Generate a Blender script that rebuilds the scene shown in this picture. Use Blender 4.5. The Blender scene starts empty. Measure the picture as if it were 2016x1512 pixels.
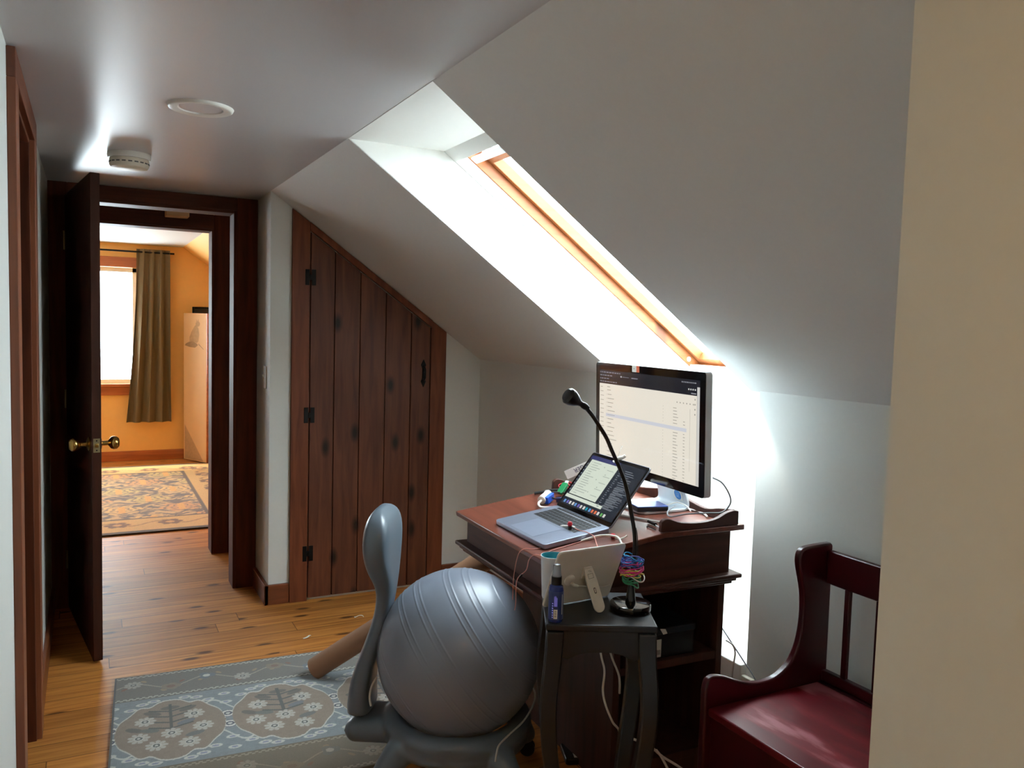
import bpy, bmesh, math, random
from mathutils import Matrix, Vector, Euler
random.seed(7)
R = math.radians
C = bpy.context.scene.collection
sc = bpy.context.scene

# ------------------------------------------------------------------ materials
def lin(c):
    return tuple(((v/255)/12.92 if v/255 <= .04045 else (((v/255)+.055)/1.055)**2.4) for v in c[:3]) + (1,)

def newmat(name):
    m = bpy.data.materials.new(name); m.use_nodes = True
    nt = m.node_tree
    return m, nt, nt.nodes['Principled BSDF']

def N(nt, t, **kw):
    n = nt.nodes.new(t)
    for k, v in kw.items():
        if k.startswith('i_'):
            key = k[2:]
            key = int(key) if key.isdigit() else key
            n.inputs[key].default_value = v
        else: setattr(n, k, v)
    return n

def mixc(nt, fac, a, b, mode='MIX'):
    n = nt.nodes.new('ShaderNodeMix'); n.data_type = 'RGBA'; n.blend_type = mode
    for s, v in ((0, fac), (6, a), (7, b)):
        if hasattr(v, 'links') or hasattr(v, 'is_output'): nt.links.new(v, n.inputs[s])
        else: n.inputs[s].default_value = v
    return n.outputs[2]

def mth(nt, op, a, b=None):
    n = nt.nodes.new('ShaderNodeMath'); n.operation = op
    for s, v in ((0, a), (1, b)):
        if v is None: continue
        if hasattr(v, 'is_output'): nt.links.new(v, n.inputs[s])
        else: n.inputs[s].default_value = v
    return n.outputs[0]

def plain(name, col, rough=.5, metal=0.0, coat=0.0, var=.06, nscale=30, bump=0.0, emis=0.0, spec=.5):
    m, nt, p = newmat(name)
    c = lin(col)
    tc = N(nt, 'ShaderNodeTexCoord'); nz = N(nt, 'ShaderNodeTexNoise', i_Scale=nscale, i_Detail=3.0)
    nt.links.new(tc.outputs['Object'], nz.inputs['Vector'])
    o = mixc(nt, nz.outputs['Fac'], tuple(v*(1-var) for v in c[:3])+(1,), tuple(min(1, v*(1+var)) for v in c[:3])+(1,))
    nt.links.new(o, p.inputs['Base Color'])
    p.inputs['Roughness'].default_value = rough; p.inputs['Metallic'].default_value = metal
    p.inputs['Coat Weight'].default_value = coat; p.inputs['Specular IOR Level'].default_value = spec
    if bump:
        b = N(nt, 'ShaderNodeBump', i_Strength=bump, i_Distance=.002)
        nt.links.new(nz.outputs['Fac'], b.inputs['Height']); nt.links.new(b.outputs[0], p.inputs['Normal'])
    if emis:
        nt.links.new(o, p.inputs['Emission Color']); p.inputs['Emission Strength'].default_value = emis
    return m

def wood(name, c1, c2, axis='z', rough=.45, coat=0.0, scale=1.0, knots=0.0, knotcol=(30, 14, 8), bump=.1, spec=.5):
    m, nt, p = newmat(name)
    tc = N(nt, 'ShaderNodeTexCoord')
    sv = {'x': (1.2, 14, 14), 'y': (14, 1.2, 14), 'z': (14, 14, 1.2)}[axis]
    mp = N(nt, 'ShaderNodeMapping'); mp.inputs['Scale'].default_value = tuple(v*scale for v in sv)
    nt.links.new(tc.outputs['Object'], mp.inputs[0])
    nz = N(nt, 'ShaderNodeTexNoise', i_Scale=2.2, i_Detail=6.0, i_Distortion=.6)
    nt.links.new(mp.outputs[0], nz.inputs['Vector'])
    rp = N(nt, 'ShaderNodeValToRGB')
    rp.color_ramp.elements[0].position = .3; rp.color_ramp.elements[1].position = .7
    rp.color_ramp.elements[0].color = lin(c1); rp.color_ramp.elements[1].color = lin(c2)
    nt.links.new(nz.outputs['Fac'], rp.inputs[0]); out = rp.outputs[0]
    if knots:
        kv = {'x': (3, 9, 9), 'y': (9, 3, 9), 'z': (8, 8, 3.6)}[axis]
        mk = N(nt, 'ShaderNodeMapping'); mk.inputs['Scale'].default_value = kv
        nt.links.new(tc.outputs['Object'], mk.inputs[0])
        sw = N(nt, 'ShaderNodeSeparateXYZ'); nt.links.new(mk.outputs[0], sw.inputs[0])
        cw = N(nt, 'ShaderNodeCombineXYZ')
        nt.links.new(sw.outputs[{'x': 1, 'y': 0, 'z': 0}[axis]], cw.inputs[0]); nt.links.new(sw.outputs[{'x': 0, 'y': 1, 'z': 2}[axis]], cw.inputs[1])
        vo = N(nt, 'ShaderNodeTexVoronoi', i_Scale=.8, voronoi_dimensions='2D'); nt.links.new(cw.outputs[0], vo.inputs['Vector'])
        kr = N(nt, 'ShaderNodeMapRange', i_1=.05, i_2=.05+knots, i_3=1.0, i_4=0.0)
        nt.links.new(vo.outputs['Distance'], kr.inputs[0])
        sepc = N(nt, 'ShaderNodeSeparateColor'); nt.links.new(vo.outputs['Color'], sepc.inputs[0])
        g = mth(nt, 'GREATER_THAN', sepc.outputs[0], .5)
        out = mixc(nt, mth(nt, 'MULTIPLY', kr.outputs[0], g), out, lin(knotcol))
    nt.links.new(out, p.inputs['Base Color'])
    p.inputs['Roughness'].default_value = rough; p.inputs['Coat Weight'].default_value = coat
    p.inputs['Coat Roughness'].default_value = .2; p.inputs['Specular IOR Level'].default_value = spec
    if bump:
        b = N(nt, 'ShaderNodeBump', i_Strength=bump, i_Distance=.002)
        nt.links.new(nz.outputs['Fac'], b.inputs['Height']); nt.links.new(b.outputs[0], p.inputs['Normal'])
    return m

def floor_mat():
    m, nt, p = newmat('pine_floor')
    tc = N(nt, 'ShaderNodeTexCoord'); sx = N(nt, 'ShaderNodeSeparateXYZ')
    nt.links.new(tc.outputs['Object'], sx.inputs[0])
    yy = mth(nt, 'DIVIDE', sx.outputs[1], .118)
    row = mth(nt, 'FLOOR', yy); fr = mth(nt, 'FRACT', yy)
    wn = N(nt, 'ShaderNodeTexWhiteNoise', noise_dimensions='1D'); nt.links.new(row, wn.inputs['W'])
    xx = mth(nt, 'DIVIDE', mth(nt, 'ADD', sx.outputs[0], mth(nt, 'MULTIPLY', wn.outputs[0], 7.0)), 2.3)
    xr = mth(nt, 'FLOOR', xx); xf = mth(nt, 'FRACT', xx)
    wn2 = N(nt, 'ShaderNodeTexWhiteNoise', noise_dimensions='2D')
    cb = N(nt, 'ShaderNodeCombineXYZ'); nt.links.new(row, cb.inputs[0]); nt.links.new(xr, cb.inputs[1])
    nt.links.new(cb.outputs[0], wn2.inputs['Vector'])
    # grain coordinates, shifted per plank
    gx = mth(nt, 'ADD', mth(nt, 'MULTIPLY', sx.outputs[0], 2.2), mth(nt, 'MULTIPLY', wn2.outputs[0], 37.0))
    gv = N(nt, 'ShaderNodeCombineXYZ'); nt.links.new(gx, gv.inputs[0])
    nt.links.new(mth(nt, 'MULTIPLY', sx.outputs[1], 42.0), gv.inputs[1])
    nz = N(nt, 'ShaderNodeTexNoise', i_Scale=1.0, i_Detail=5.0, i_Distortion=.8); nt.links.new(gv.outputs[0], nz.inputs['Vector'])
    rp = N(nt, 'ShaderNodeValToRGB'); rp.color_ramp.elements[0].position = .28; rp.color_ramp.elements[1].position = .72
    rp.color_ramp.elements[0].color = lin((156, 92, 38)); rp.color_ramp.elements[1].color = lin((206, 140, 70))
    nt.links.new(nz.outputs['Fac'], rp.inputs[0])
    hs = N(nt, 'ShaderNodeHueSaturation'); nt.links.new(rp.outputs[0], hs.inputs['Color'])
    nt.links.new(mth(nt, 'ADD', mth(nt, 'MULTIPLY', wn2.outputs[0], .34), .80), hs.inputs['Value'])
    # knots
    kv = N(nt, 'ShaderNodeCombineXYZ')
    nt.links.new(mth(nt, 'MULTIPLY', gx, 1.5), kv.inputs[0]); nt.links.new(mth(nt, 'MULTIPLY', yy, 1.0), kv.inputs[1])
    vo = N(nt, 'ShaderNodeTexVoronoi', i_Scale=1.0, voronoi_dimensions='2D'); nt.links.new(kv.outputs[0], vo.inputs['Vector'])
    kr = N(nt, 'ShaderNodeMapRange', i_1=.07, i_2=.16, i_3=1.0, i_4=0.0); nt.links.new(vo.outputs['Distance'], kr.inputs[0])
    sepc = N(nt, 'ShaderNodeSeparateColor'); nt.links.new(vo.outputs['Color'], sepc.inputs[0])
    k = mth(nt, 'MULTIPLY', kr.outputs[0], mth(nt, 'GREATER_THAN', sepc.outputs[0], .62))
    col = mixc(nt, mth(nt, 'MULTIPLY', k, .85), hs.outputs[0], lin((62, 26, 12)))
    # seams
    e1 = mth(nt, 'LESS_THAN', mth(nt, 'ABSOLUTE', mth(nt, 'SUBTRACT', fr, .5)), .482)
    e2 = mth(nt, 'LESS_THAN', mth(nt, 'ABSOLUTE', mth(nt, 'SUBTRACT', xf, .5)), .4992)
    seam = mth(nt, 'MULTIPLY', e1, e2)
    sm = mth(nt, 'ADD', mth(nt, 'MULTIPLY', seam, .7), .3)
    col = mixc(nt, mth(nt, 'SUBTRACT', 1.0, sm), col, lin((60, 28, 12)))
    nt.links.new(col, p.inputs['Base Color'])
    p.inputs['Roughness'].default_value = .5; p.inputs['Specular IOR Level'].default_value = .22
    b = N(nt, 'ShaderNodeBump', i_Strength=.25, i_Distance=.002)
    nt.links.new(seam, b.inputs['Height']); nt.links.new(b.outputs[0], p.inputs['Normal'])
    return m

def attr_mat(name, rough=.95, nscale=400, sheen=.3):
    m, nt, p = newmat(name)
    at = N(nt, 'ShaderNodeAttribute', attribute_name='Col')
    tc = N(nt, 'ShaderNodeTexCoord'); nz = N(nt, 'ShaderNodeTexNoise', i_Scale=nscale, i_Detail=2.0)
    nt.links.new(tc.outputs['Object'], nz.inputs['Vector'])
    v = mth(nt, 'ADD', mth(nt, 'MULTIPLY', nz.outputs['Fac'], .5), .75)
    hs = N(nt, 'ShaderNodeHueSaturation'); nt.links.new(at.outputs['Color'], hs.inputs['Color']); nt.links.new(v, hs.inputs['Value'])
    nt.links.new(hs.outputs[0], p.inputs['Base Color'])
    p.inputs['Roughness'].default_value = rough; p.inputs['Sheen Weight'].default_value = sheen; p.inputs['Specular IOR Level'].default_value = .1
    return m

def pane_mat():
    m = bpy.data.materials.new('window_glass'); m.use_nodes = True; nt = m.node_tree
    nt.nodes.remove(nt.nodes['Principled BSDF'])
    t = N(nt, 'ShaderNodeBsdfTransparent'); t.inputs[0].default_value = (.96, .98, .97, 1)
    g = N(nt, 'ShaderNodeBsdfGlossy'); g.inputs['Roughness'].default_value = .02
    f = N(nt, 'ShaderNodeLayerWeight', i_Blend=.5); mx = N(nt, 'ShaderNodeMixShader')
    fac = mth(nt, 'ADD', mth(nt, 'MULTIPLY', mth(nt, 'POWER', f.outputs['Facing'], 4.0), .8), .035)
    nt.links.new(fac, mx.inputs[0]); nt.links.new(t.outputs[0], mx.inputs[1]); nt.links.new(g.outputs[0], mx.inputs[2])
    nt.links.new(mx.outputs[0], nt.nodes['Material Output'].inputs[0])
    return m

def screen_mat(name, col, strength):
    m, nt, p = newmat(name)
    p.inputs['Base Color'].default_value = (.01, .01, .01, 1); p.inputs['Roughness'].default_value = .12
    p.inputs['Emission Color'].default_value = lin(col); p.inputs['Emission Strength'].default_value = strength/2.7
    return m

def worn_red():
    m, nt, p = newmat('worn_red_paint')
    tc = N(nt, 'ShaderNodeTexCoord'); mp = N(nt, 'ShaderNodeMapping'); mp.inputs['Scale'].default_value = (9, 2.2, 9)
    nt.links.new(tc.outputs['Object'], mp.inputs[0])
    nz = N(nt, 'ShaderNodeTexNoise', i_Scale=1.6, i_Detail=6.0); nt.links.new(mp.outputs[0], nz.inputs['Vector'])
    rp = N(nt, 'ShaderNodeValToRGB')
    for pos, c in ((.0, (70, 8, 16)), (.44, (102, 12, 23)), (.57, (126, 28, 38)), (.66, (172, 98, 106))):
        e = rp.color_ramp.elements.new(pos); e.color = lin(c)
    rp.color_ramp.elements.remove(rp.color_ramp.elements[-1])
    nt.links.new(nz.outputs['Fac'], rp.inputs[0]); nt.links.new(rp.outputs[0], p.inputs['Base Color'])
    r = N(nt, 'ShaderNodeMapRange', i_3=.28, i_4=.5); nt.links.new(nz.outputs['Fac'], r.inputs[0]); nt.links.new(r.outputs[0], p.inputs['Roughness'])
    return m

M = {}
M['wall'] = plain('cream_wall_paint', (215, 216, 210), .6, var=.02, nscale=60, bump=.08)
M['white'] = plain('white_well_paint', (236, 237, 232), .5, var=.015, nscale=50, bump=.05)
M['ceil'] = plain('eggshell_ceiling_paint', (200, 197, 198), .33, var=.02, nscale=5, bump=.10, spec=.42)
M['slope'] = plain('matte_slope_paint', (214, 214, 210), .65, var=.02, nscale=60, bump=.08)
M['orange'] = plain('ochre_wall_paint', (236, 184, 106), .6, var=.04, nscale=20)
M['floor'] = floor_mat()
M['trim'] = wood('dark_fir_trim', (66, 30, 16), (94, 46, 25), 'z', .68, 0, spec=.18)
M['trimx'] = wood('dark_fir_head_trim', (62, 28, 15), (88, 43, 23), 'x', .5, 0, spec=.22)
M['trimy'] = wood('dark_fir_side_trim', (86, 42, 24), (120, 64, 38), 'y', .45, .1)
M['jamb'] = wood('oiled_fir_jamb', (112, 62, 40), (138, 80, 52), 'z', .45, .1)
M['plank'] = wood('stained_pine_plank', (80, 43, 27), (112, 64, 42), 'z', .5, .0, knots=.13, spec=.3)
M['plankframe'] = wood('stained_pine_frame', (94, 47, 26), (128, 70, 42), 'z', .5, .0, spec=.3)
M['leaf'] = wood('dark_door_wood', (46, 22, 14), (70, 34, 21), 'z', .45, .0, spec=.25)
M['base'] = wood('baseboard_wood', (104, 54, 28), (134, 74, 40), 'x', .45, .1)
M['basey'] = wood('baseboard_wood_long', (104, 54, 28), (134, 74, 40), 'y', .45, .1)
M['study_trim'] = wood('orange_fir_trim', (150, 78, 34), (186, 104, 52), 'x', .4, .2)
M['pine'] = wood('varnished_pine', (152, 88, 44), (176, 108, 60), 'x', .5, .0, knots=.05, knotcol=(120, 66, 34))
M['black_iron'] = plain('black_iron', (14, 13, 13), .5, .6)
M['brass'] = plain('aged_brass', (190, 150, 84), .22, 1.0)
M['brass_plate'] = plain('dull_brass', (150, 140, 108), .4, .8)
M['plastic_white'] = plain('white_plastic', (226, 224, 216), .4)
M['ivory'] = plain('ivory_plastic', (216, 208, 190), .45)
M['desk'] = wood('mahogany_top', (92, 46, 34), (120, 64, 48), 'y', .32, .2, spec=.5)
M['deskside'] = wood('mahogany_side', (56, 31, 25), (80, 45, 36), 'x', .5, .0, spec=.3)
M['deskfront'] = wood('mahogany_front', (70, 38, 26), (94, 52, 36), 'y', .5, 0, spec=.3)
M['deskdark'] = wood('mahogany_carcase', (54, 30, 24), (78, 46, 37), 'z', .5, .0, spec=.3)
M['stool'] = plain('slate_black_paint', (24, 27, 33), .36, var=.1, nscale=40, coat=.1)
M['red'] = worn_red()
M['redside'] = plain('deep_red_paint', (64, 9, 17), .3, var=.12, nscale=12, coat=.15)
M['ball'] = plain('grey_vinyl', (120, 127, 140), .36, var=.03, nscale=8, coat=.1)
M['chair'] = plain('slate_plastic', (92, 104, 114), .36, coat=.15, var=.04, nscale=200, bump=.05)
M['cord_pale'] = plain('pale_elastic', (170, 165, 155), .7)
M['cardboard'] = plain('brown_cardboard', (150, 110, 82), .8, var=.07, nscale=15, bump=.05)
M['alu'] = plain('silver_aluminium', (222, 228, 234), .4, .1)
M['alu_light'] = plain('satin_aluminium', (212, 218, 222), .4, .3)
M['space_grey'] = plain('grey_aluminium', (150, 158, 176), .36, .75)
M['glass_black'] = plain('black_glass', (8, 9, 12), .08, coat=.5)
M['key'] = plain('black_keycap', (14, 15, 18), .5)
M['keygap'] = plain('grey_key_gap', (120, 124, 132), .5)
M['trackpad'] = plain('grey_trackpad', (160, 170, 190), .3, .6)
M['white_tab'] = plain('white_tablet_shell', (222, 218, 208), .38, coat=.1)
M['mark'] = plain('grey_print', (90, 88, 84), .6)
M['spray_blue'] = plain('blue_bottle', (26, 48, 120), .2, coat=.4)
M['spray_label'] = plain('dark_blue_label', (38, 56, 116), .4)
M['paper'] = plain('white_paper', (228, 228, 222), .8)
M['clear_cap'] = plain('smoky_silver_cap', (150, 156, 166), .15, .4, coat=.5)
M['black'] = plain('black_plastic', (12, 12, 14), .3)
M['black_gloss'] = plain('glossy_black', (9, 9, 11), .12, coat=.6)
M['cable_white'] = plain('white_cable', (220, 216, 208), .5)
M['cable_grey'] = plain('grey_cable', (130, 134, 138), .5)
M['cable_black'] = plain('black_cable', (20, 20, 22), .5)
M['cable_pink'] = plain('pink_cable', (216, 150, 136), .5)
M['bud_red'] = plain('red_bud', (200, 30, 52), .35)
M['teal'] = plain('teal_plastic', (52, 158, 172), .35, var=.2, nscale=60)
M['cup_white'] = plain('white_cup', (210, 216, 222), .4)
M['hdd'] = plain('blue_black_shell', (64, 92, 168), .28, .4, coat=.3)
M['hdd_side'] = plain('black_drive_side', (24, 28, 36), .4)
M['sticker_blue'] = plain('blue_sticker', (34, 116, 190), .4)
M['sticker_orange'] = plain('orange_sticker', (226, 112, 78), .5)
M['blue'] = plain('bright_blue', (36, 92, 214), .35)
M['navy'] = plain('navy_plastic', (34, 36, 84), .4)
M['green'] = plain('green_plastic', (18, 128, 72), .35)
M['redcord'] = plain('red_cord', (196, 52, 62), .5)
M['tie_blue'] = plain('blue_elastic', (36, 92, 190), .5)
M['tie_cyan'] = plain('cyan_elastic', (40, 160, 214), .5)
M['tie_violet'] = plain('violet_elastic', (74, 70, 170), .5)
M['tie_pink'] = plain('pink_elastic', (222, 48, 136), .5)
M['tie_yellow'] = plain('yellow_elastic', (206, 186, 70), .5)
M['tie_green'] = plain('green_elastic', (40, 128, 84), .5)
M['curtain'] = plain('olive_curtain', (104, 88, 60), .9, var=.1, nscale=200)
M['screenpaper'] = plain('tan_screen_panel', (206, 164, 118), .7, var=.05, nscale=6)
M['sketch'] = plain('grey_sketch', (172, 138, 100), .8, var=.2, nscale=40)
M['sketch2'] = plain('dark_sketch', (152, 122, 88), .8, var=.2, nscale=40)
M['carved'] = plain('black_carved_wood', (22, 18, 16), .4, var=.5, nscale=90, bump=.6)
M['pane'] = pane_mat()
M['scr_cream'] = screen_mat('display_cream', (232, 226, 212), .92)
M['scr_side'] = screen_mat('display_sidebar', (206, 205, 200), .9)
M['scr_band'] = screen_mat('display_selected_band', (205, 208, 216), .92)
M['scr_text'] = screen_mat('display_text', (158, 154, 146), .9)
M['scr_dark'] = screen_mat('display_dark_bar', (26, 28, 38), .8)
M['scr_dim'] = screen_mat('display_dim_text', (150, 150, 156), .8)
M['lap_cream'] = screen_mat('laptop_pale', (214, 224, 208), .9)
M['lap_dark'] = screen_mat('laptop_dark', (34, 40, 52), .8)
M['lap_purple'] = screen_mat('laptop_purple_bar', (56, 60, 112), .8)
M['lap_text'] = screen_mat('laptop_text', (160, 168, 160), .9)
M['lap_code'] = screen_mat('laptop_code_text', (126, 134, 142), .9)
for n_, c_ in (('ic_blue', (110, 160, 220)), ('ic_white', (225, 225, 220)), ('ic_teal', (40, 160, 180)), ('ic_orange', (230, 120, 80)), ('ic_green', (110, 180, 100)), ('ic_violet', (120, 110, 190))):
    M[n_] = screen_mat('icon_'+n_[3:], c_, .8)

# ------------------------------------------------------------------ mesh builder
class MB:
    def __init__(self, M0=None):
        self.bm = bmesh.new(); self.M = M0 or Matrix(); self.mi = 0
    def v(self, p): return self.bm.verts.new(self.M @ Vector(p))
    def face(self, vs):
        try:
            f = self.bm.faces.new(vs); f.material_index = self.mi; return f
        except ValueError: return None
    def poly(self, pts): return self.face([self.v(p) for p in pts])
    def box(self, x0, x1, y0, y1, z0, z1, Mx=None):
        T = Mx or Matrix()
        c = [self.v(T @ Vector((x, y, z))) for z in (z0, z1) for y in (y0, y1) for x in (x0, x1)]
        for q in ((0,2,3,1),(4,5,7,6),(0,1,5,4),(2,6,7,3),(0,4,6,2),(1,3,7,5)): self.face([c[i] for i in q])
        return self
    def prism(self, pts, axis, a, b, Mx=None):
        T = Mx or Matrix()
        def P(q, t):
            u, w = q
            return {'y': (u, t, w), 'x': (t, u, w), 'z': (u, w, t)}[axis]
        A = [self.v(T @ Vector(P(q, a))) for q in pts]; B = [self.v(T @ Vector(P(q, b))) for q in pts]
        n = len(pts); self.face(A[::-1]); self.face(B)
        for i in range(n): self.face([A[i], A[(i+1) % n], B[(i+1) % n], B[i]])
        return self
    def rounded(self, x0, x1, y0, y1, z0, z1, r, n=5, Mx=None):
        pts = []
        for cx, cy, a0 in ((x1-r, y1-r, 0), (x0+r, y1-r, 90), (x0+r, y0+r, 180), (x1-r, y0+r, 270)):
            for i in range(n+1):
                a = R(a0+90*i/n); pts.append((cx+r*math.cos(a), cy+r*math.sin(a)))
        return self.prism(pts, 'z', z0, z1, Mx)
    def tube(self, pts, r, n=8, closed=False, caps=True):
        pts = [Vector(p) for p in pts]; m = len(pts)
        rs = r if isinstance(r, (list, tuple)) else [r]*m
        rings = []; up = None
        for i, p in enumerate(pts):
            if closed: t = pts[(i+1) % m]-pts[i-1]
            else: t = pts[min(i+1, m-1)]-pts[max(i-1, 0)]
            t = t.normalized() if t.length > 1e-9 else Vector((0, 0, 1))
            if up is None:
                up = t.orthogonal().normalized()
            up = up-t*up.dot(t)
            up = up.normalized() if up.length > 1e-6 else t.orthogonal().normalized()
            s = t.cross(up)
            rings.append([self.v(p+(up*math.cos(2*math.pi*k/n)+s*math.sin(2*math.pi*k/n))*rs[i]) for k in range(n)])
        for i in range(m if closed else m-1):
            a, b = rings[i], rings[(i+1) % m]
            off = 0
            if closed and i == m-1:
                off = min(range(n), key=lambda o: sum((a[k].co-b[(k+o) % n].co).length for k in range(n)))
            for k in range(n): self.face([a[k], a[(k+1) % n], b[(k+1+off) % n], b[(k+off) % n]])
        if caps and not closed:
            self.face(rings[0][::-1]); self.face(rings[-1])
        return self
    def lathe(self, prof, seg=32, Mx=None):
        T = Mx or Matrix(); rings = []
        for r, z in prof:
            if r < 1e-6: rings.append([self.v(T @ Vector((0, 0, z)))])
            else: rings.append([self.v(T @ Vector((r*math.cos(2*math.pi*k/seg), r*math.sin(2*math.pi*k/seg), z))) for k in range(seg)])
        for a, b in zip(rings, rings[1:]):
            for k in range(seg):
                k2 = (k+1) % seg
                if len(a) == 1 and len(b) == 1: continue
                if len(a) == 1: self.face([a[0], b[k2], b[k]])
                elif len(b) == 1: self.face([a[k], a[k2], b[0]])
                else: self.face([a[k], a[k2], b[k2], b[k]])
        if len(rings[0]) > 1: self.face(rings[0][::-1])
        if len(rings[-1]) > 1: self.face(rings[-1])
        return self
    def loft(self, rings, caps=True, closed_ring=True):
        rr = [[self.v(p) for p in ring] for ring in rings]
        n = len(rr[0])
        for a, b in zip(rr, rr[1:]):
            for k in range(n if closed_ring else n-1): self.face([a[k], a[(k+1) % n], b[(k+1) % n], b[k]])
        if caps: self.face(rr[0][::-1]); self.face(rr[-1])
        return self

ROOT = {}
def smooth_path(pts, sub=6, closed=False):
    P = [Vector(p) for p in pts]; n = len(P); out = []
    rng = range(n if closed else n-1)
    for i in rng:
        p0 = P[(i-1) % n] if closed else P[max(i-1, 0)]; p1 = P[i]; p2 = P[(i+1) % n]; p3 = P[(i+2) % n] if closed else P[min(i+2, n-1)]
        for j in range(sub):
            t = j/sub
            out.append(.5*((2*p1)+(-p0+p2)*t+(2*p0-5*p1+4*p2-p3)*t*t+(-p0+3*p1-3*p2+p3)*t**3))
    if not closed: out.append(P[-1])
    return out

def obj(name, mb, mats, parent=None, bevel=0.0, seg=2, smooth=True, angle=38, origin=None):
    """mb holds world coordinates; the object is placed under its parent, or with its origin at its own base."""
    me = bpy.data.meshes.new(name)
    bmesh.ops.recalc_face_normals(mb.bm, faces=mb.bm.faces)
    if parent is not None:
        root = parent
        while root.parent is not None: root = root.parent
        inv = ROOT[root.name].inverted()
        mb.bm.transform(inv); loc = None
    else:
        if origin is None:
            xs = [v.co for v in mb.bm.verts]
            lo = [min(c[i] for c in xs) for i in range(3)]; hi = [max(c[i] for c in xs) for i in range(3)]
            origin = ((lo[0]+hi[0])/2, (lo[1]+hi[1])/2, lo[2])
        loc = Vector(origin); mb.bm.transform(Matrix.Translation(-loc))
    mb.bm.to_mesh(me); mb.bm.free()
    for mt in (mats if isinstance(mats, (list, tuple)) else [mats]): me.materials.append(mt)
    if smooth:
        me.shade_smooth(); me.set_sharp_from_angle(angle=R(angle))
    o = bpy.data.objects.new(name, me); C.objects.link(o)
    if parent is not None: o.parent = parent
    else:
        o.location = loc; ROOT[o.name] = Matrix.Translation(loc)
    if bevel:
        b = o.modifiers.new('edge', 'BEVEL'); b.width = bevel; b.segments = seg; b.limit_method = 'ANGLE'; b.angle_limit = R(40)
        b.harden_normals = False
    return o

def tag(o, label, cat, group=None):
    o['label'] = label; o['category'] = cat
    if group: o['group'] = group
    return o

def thing(name, label, cat, loc, rotz=0.0, group=None):
    o = bpy.data.objects.new(name, None); C.objects.link(o)
    o.empty_display_size = .05
    o.location = loc; o.rotation_euler = (0, 0, rotz)
    ROOT[o.name] = Matrix.Translation(Vector(loc)) @ Matrix.Rotation(rotz, 4, 'Z')
    return tag(o, label, cat, group)

def struct(name, mb, mats, bevel=0.0, smooth=False, label=None):
    o = obj(name, mb, mats, None, bevel, smooth=smooth); o['kind'] = 'structure'
    if label: o['label'] = label
    return o

def text_mb(s, size, Mx, mb=None, align='LEFT'):
    cu = bpy.data.curves.new('lettering', 'FONT'); cu.body = s; cu.size = size; cu.align_x = align
    to = bpy.data.objects.new('lettering', cu); C.objects.link(to)
    bpy.context.view_layer.update()
    me = bpy.data.meshes.new_from_object(to.evaluated_get(bpy.context.evaluated_depsgraph_get()))
    bpy.data.objects.remove(to); bpy.data.curves.remove(cu)
    mb = mb or MB()
    vs = [mb.v(Mx @ v.co) for v in me.vertices]
    for p in me.polygons: mb.face([vs[i] for i in p.vertices])
    bpy.data.meshes.remove(me)
    return mb

def frame(o, x, y, z):
    m = Matrix((Vector(x).normalized(), Vector(y).normalized(), Vector(z).normalized())).transposed().to_4x4()
    return Matrix.Translation(Vector(o)) @ m

# ------------------------------------------------------------------ camera (fitted to the room's own lines)
cam = bpy.data.cameras.new('camera'); cam.sensor_width = 36; cam.lens = 1601*36/2016; cam.clip_start = .05
co = bpy.data.objects.new('camera', cam); C.objects.link(co); sc.camera = co
yaw, pit, rol = R(27.58), R(-3.98), R(1.61)
fw = Vector((math.sin(yaw)*math.cos(pit), math.cos(yaw)*math.cos(pit), math.sin(pit)))
rt = Vector((math.cos(yaw), -math.sin(yaw), 0)); up = rt.cross(fw)
r2 = rt*math.cos(rol)+up*math.sin(rol); u2 = -rt*math.sin(rol)+up*math.cos(rol)
co.matrix_world = frame((0, 0, 1.46), r2, u2, -fw)

# ================================================================== SETTING
XL, XR, XK, YF, ZC, SL = -.17, .812, 1.985, 4.20, 2.104, .71
Y0, Y1 = 2.058, 2.845                      # skylight well
YN = 2.014                                  # near jamb of the recess below it
XW = 2.37                                  # outer face of the well
slope = lambda x: ZC-SL*(x-XR)
struct('floor', MB().box(-3, 3.2, -3, 9.4, -.1, 0), M['floor'])
struct('ceiling', MB().box(-.3, XR, -2.7, 4.6, ZC, ZC+.12), M['ceil'])
w = MB()
for a, b in ((.5, Y0), (Y1, YF+.1)):
    w.prism([(XR, ZC), (XK+.1, slope(XK+.1)), (XK+.1, slope(XK+.1)+.1), (XR, ZC+.1)], 'y', a, b)
struct('ceiling_slope', w, M['slope'])
# skylight well: soffit, two cheeks, back wall
Zb = 1.318
w = MB().box(XR, 1.19, Y0-.02, Y1+.02, ZC-.001, ZC+.1)
prof = [(XR+.004, ZC), (1.172, ZC), (XW+.02, 1.2375), (XW+.02, 0), (XK+.004, 0), (XK+.004, slope(XK+.004)+.004), (XR+.004, slope(XR+.004)+.003)]
w.prism(prof, 'y', Y1-.0015, Y1+.08)
zk = slope(XK+.004)+.004
w.prism([(XR+.004, ZC), (1.172, ZC), (XW+.02, 1.2375), (XW+.02, 1.2), (XK+.004, 1.2), (XK+.004, zk), (XR+.004, slope(XR+.004)+.003)], 'y', Y0-.08, Y0+.0015)
w.prism([(XK+.004, 0), (XW+.02, 0), (XW+.02, zk-.01), (XK+.004, zk-.01)], 'y', YN-.08, YN+.0015)
w.box(XW, XW+.08, Y0-.12, Y1+.05, 0, Zb)
struct('wall_well', w, M['white'])
w = MB().box(XK, XK+.1, .5, YN-.0005, 0, slope(XK)+.03).box(XK, XK+.1, Y1+.0005, YF+.1, 0, slope(XK)+.03)
struct('wall_knee', w, M['wall'])
struct('wall_far', MB().prism([(XR, 0), (XK, 0), (XK, slope(XK)), (XR, ZC)], 'y', YF, YF+.1), M['wall'])
struct('wall_return', MB().box(XR, XR+.12, YF+.1, 4.66, 0, ZC), M['wall'])
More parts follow.
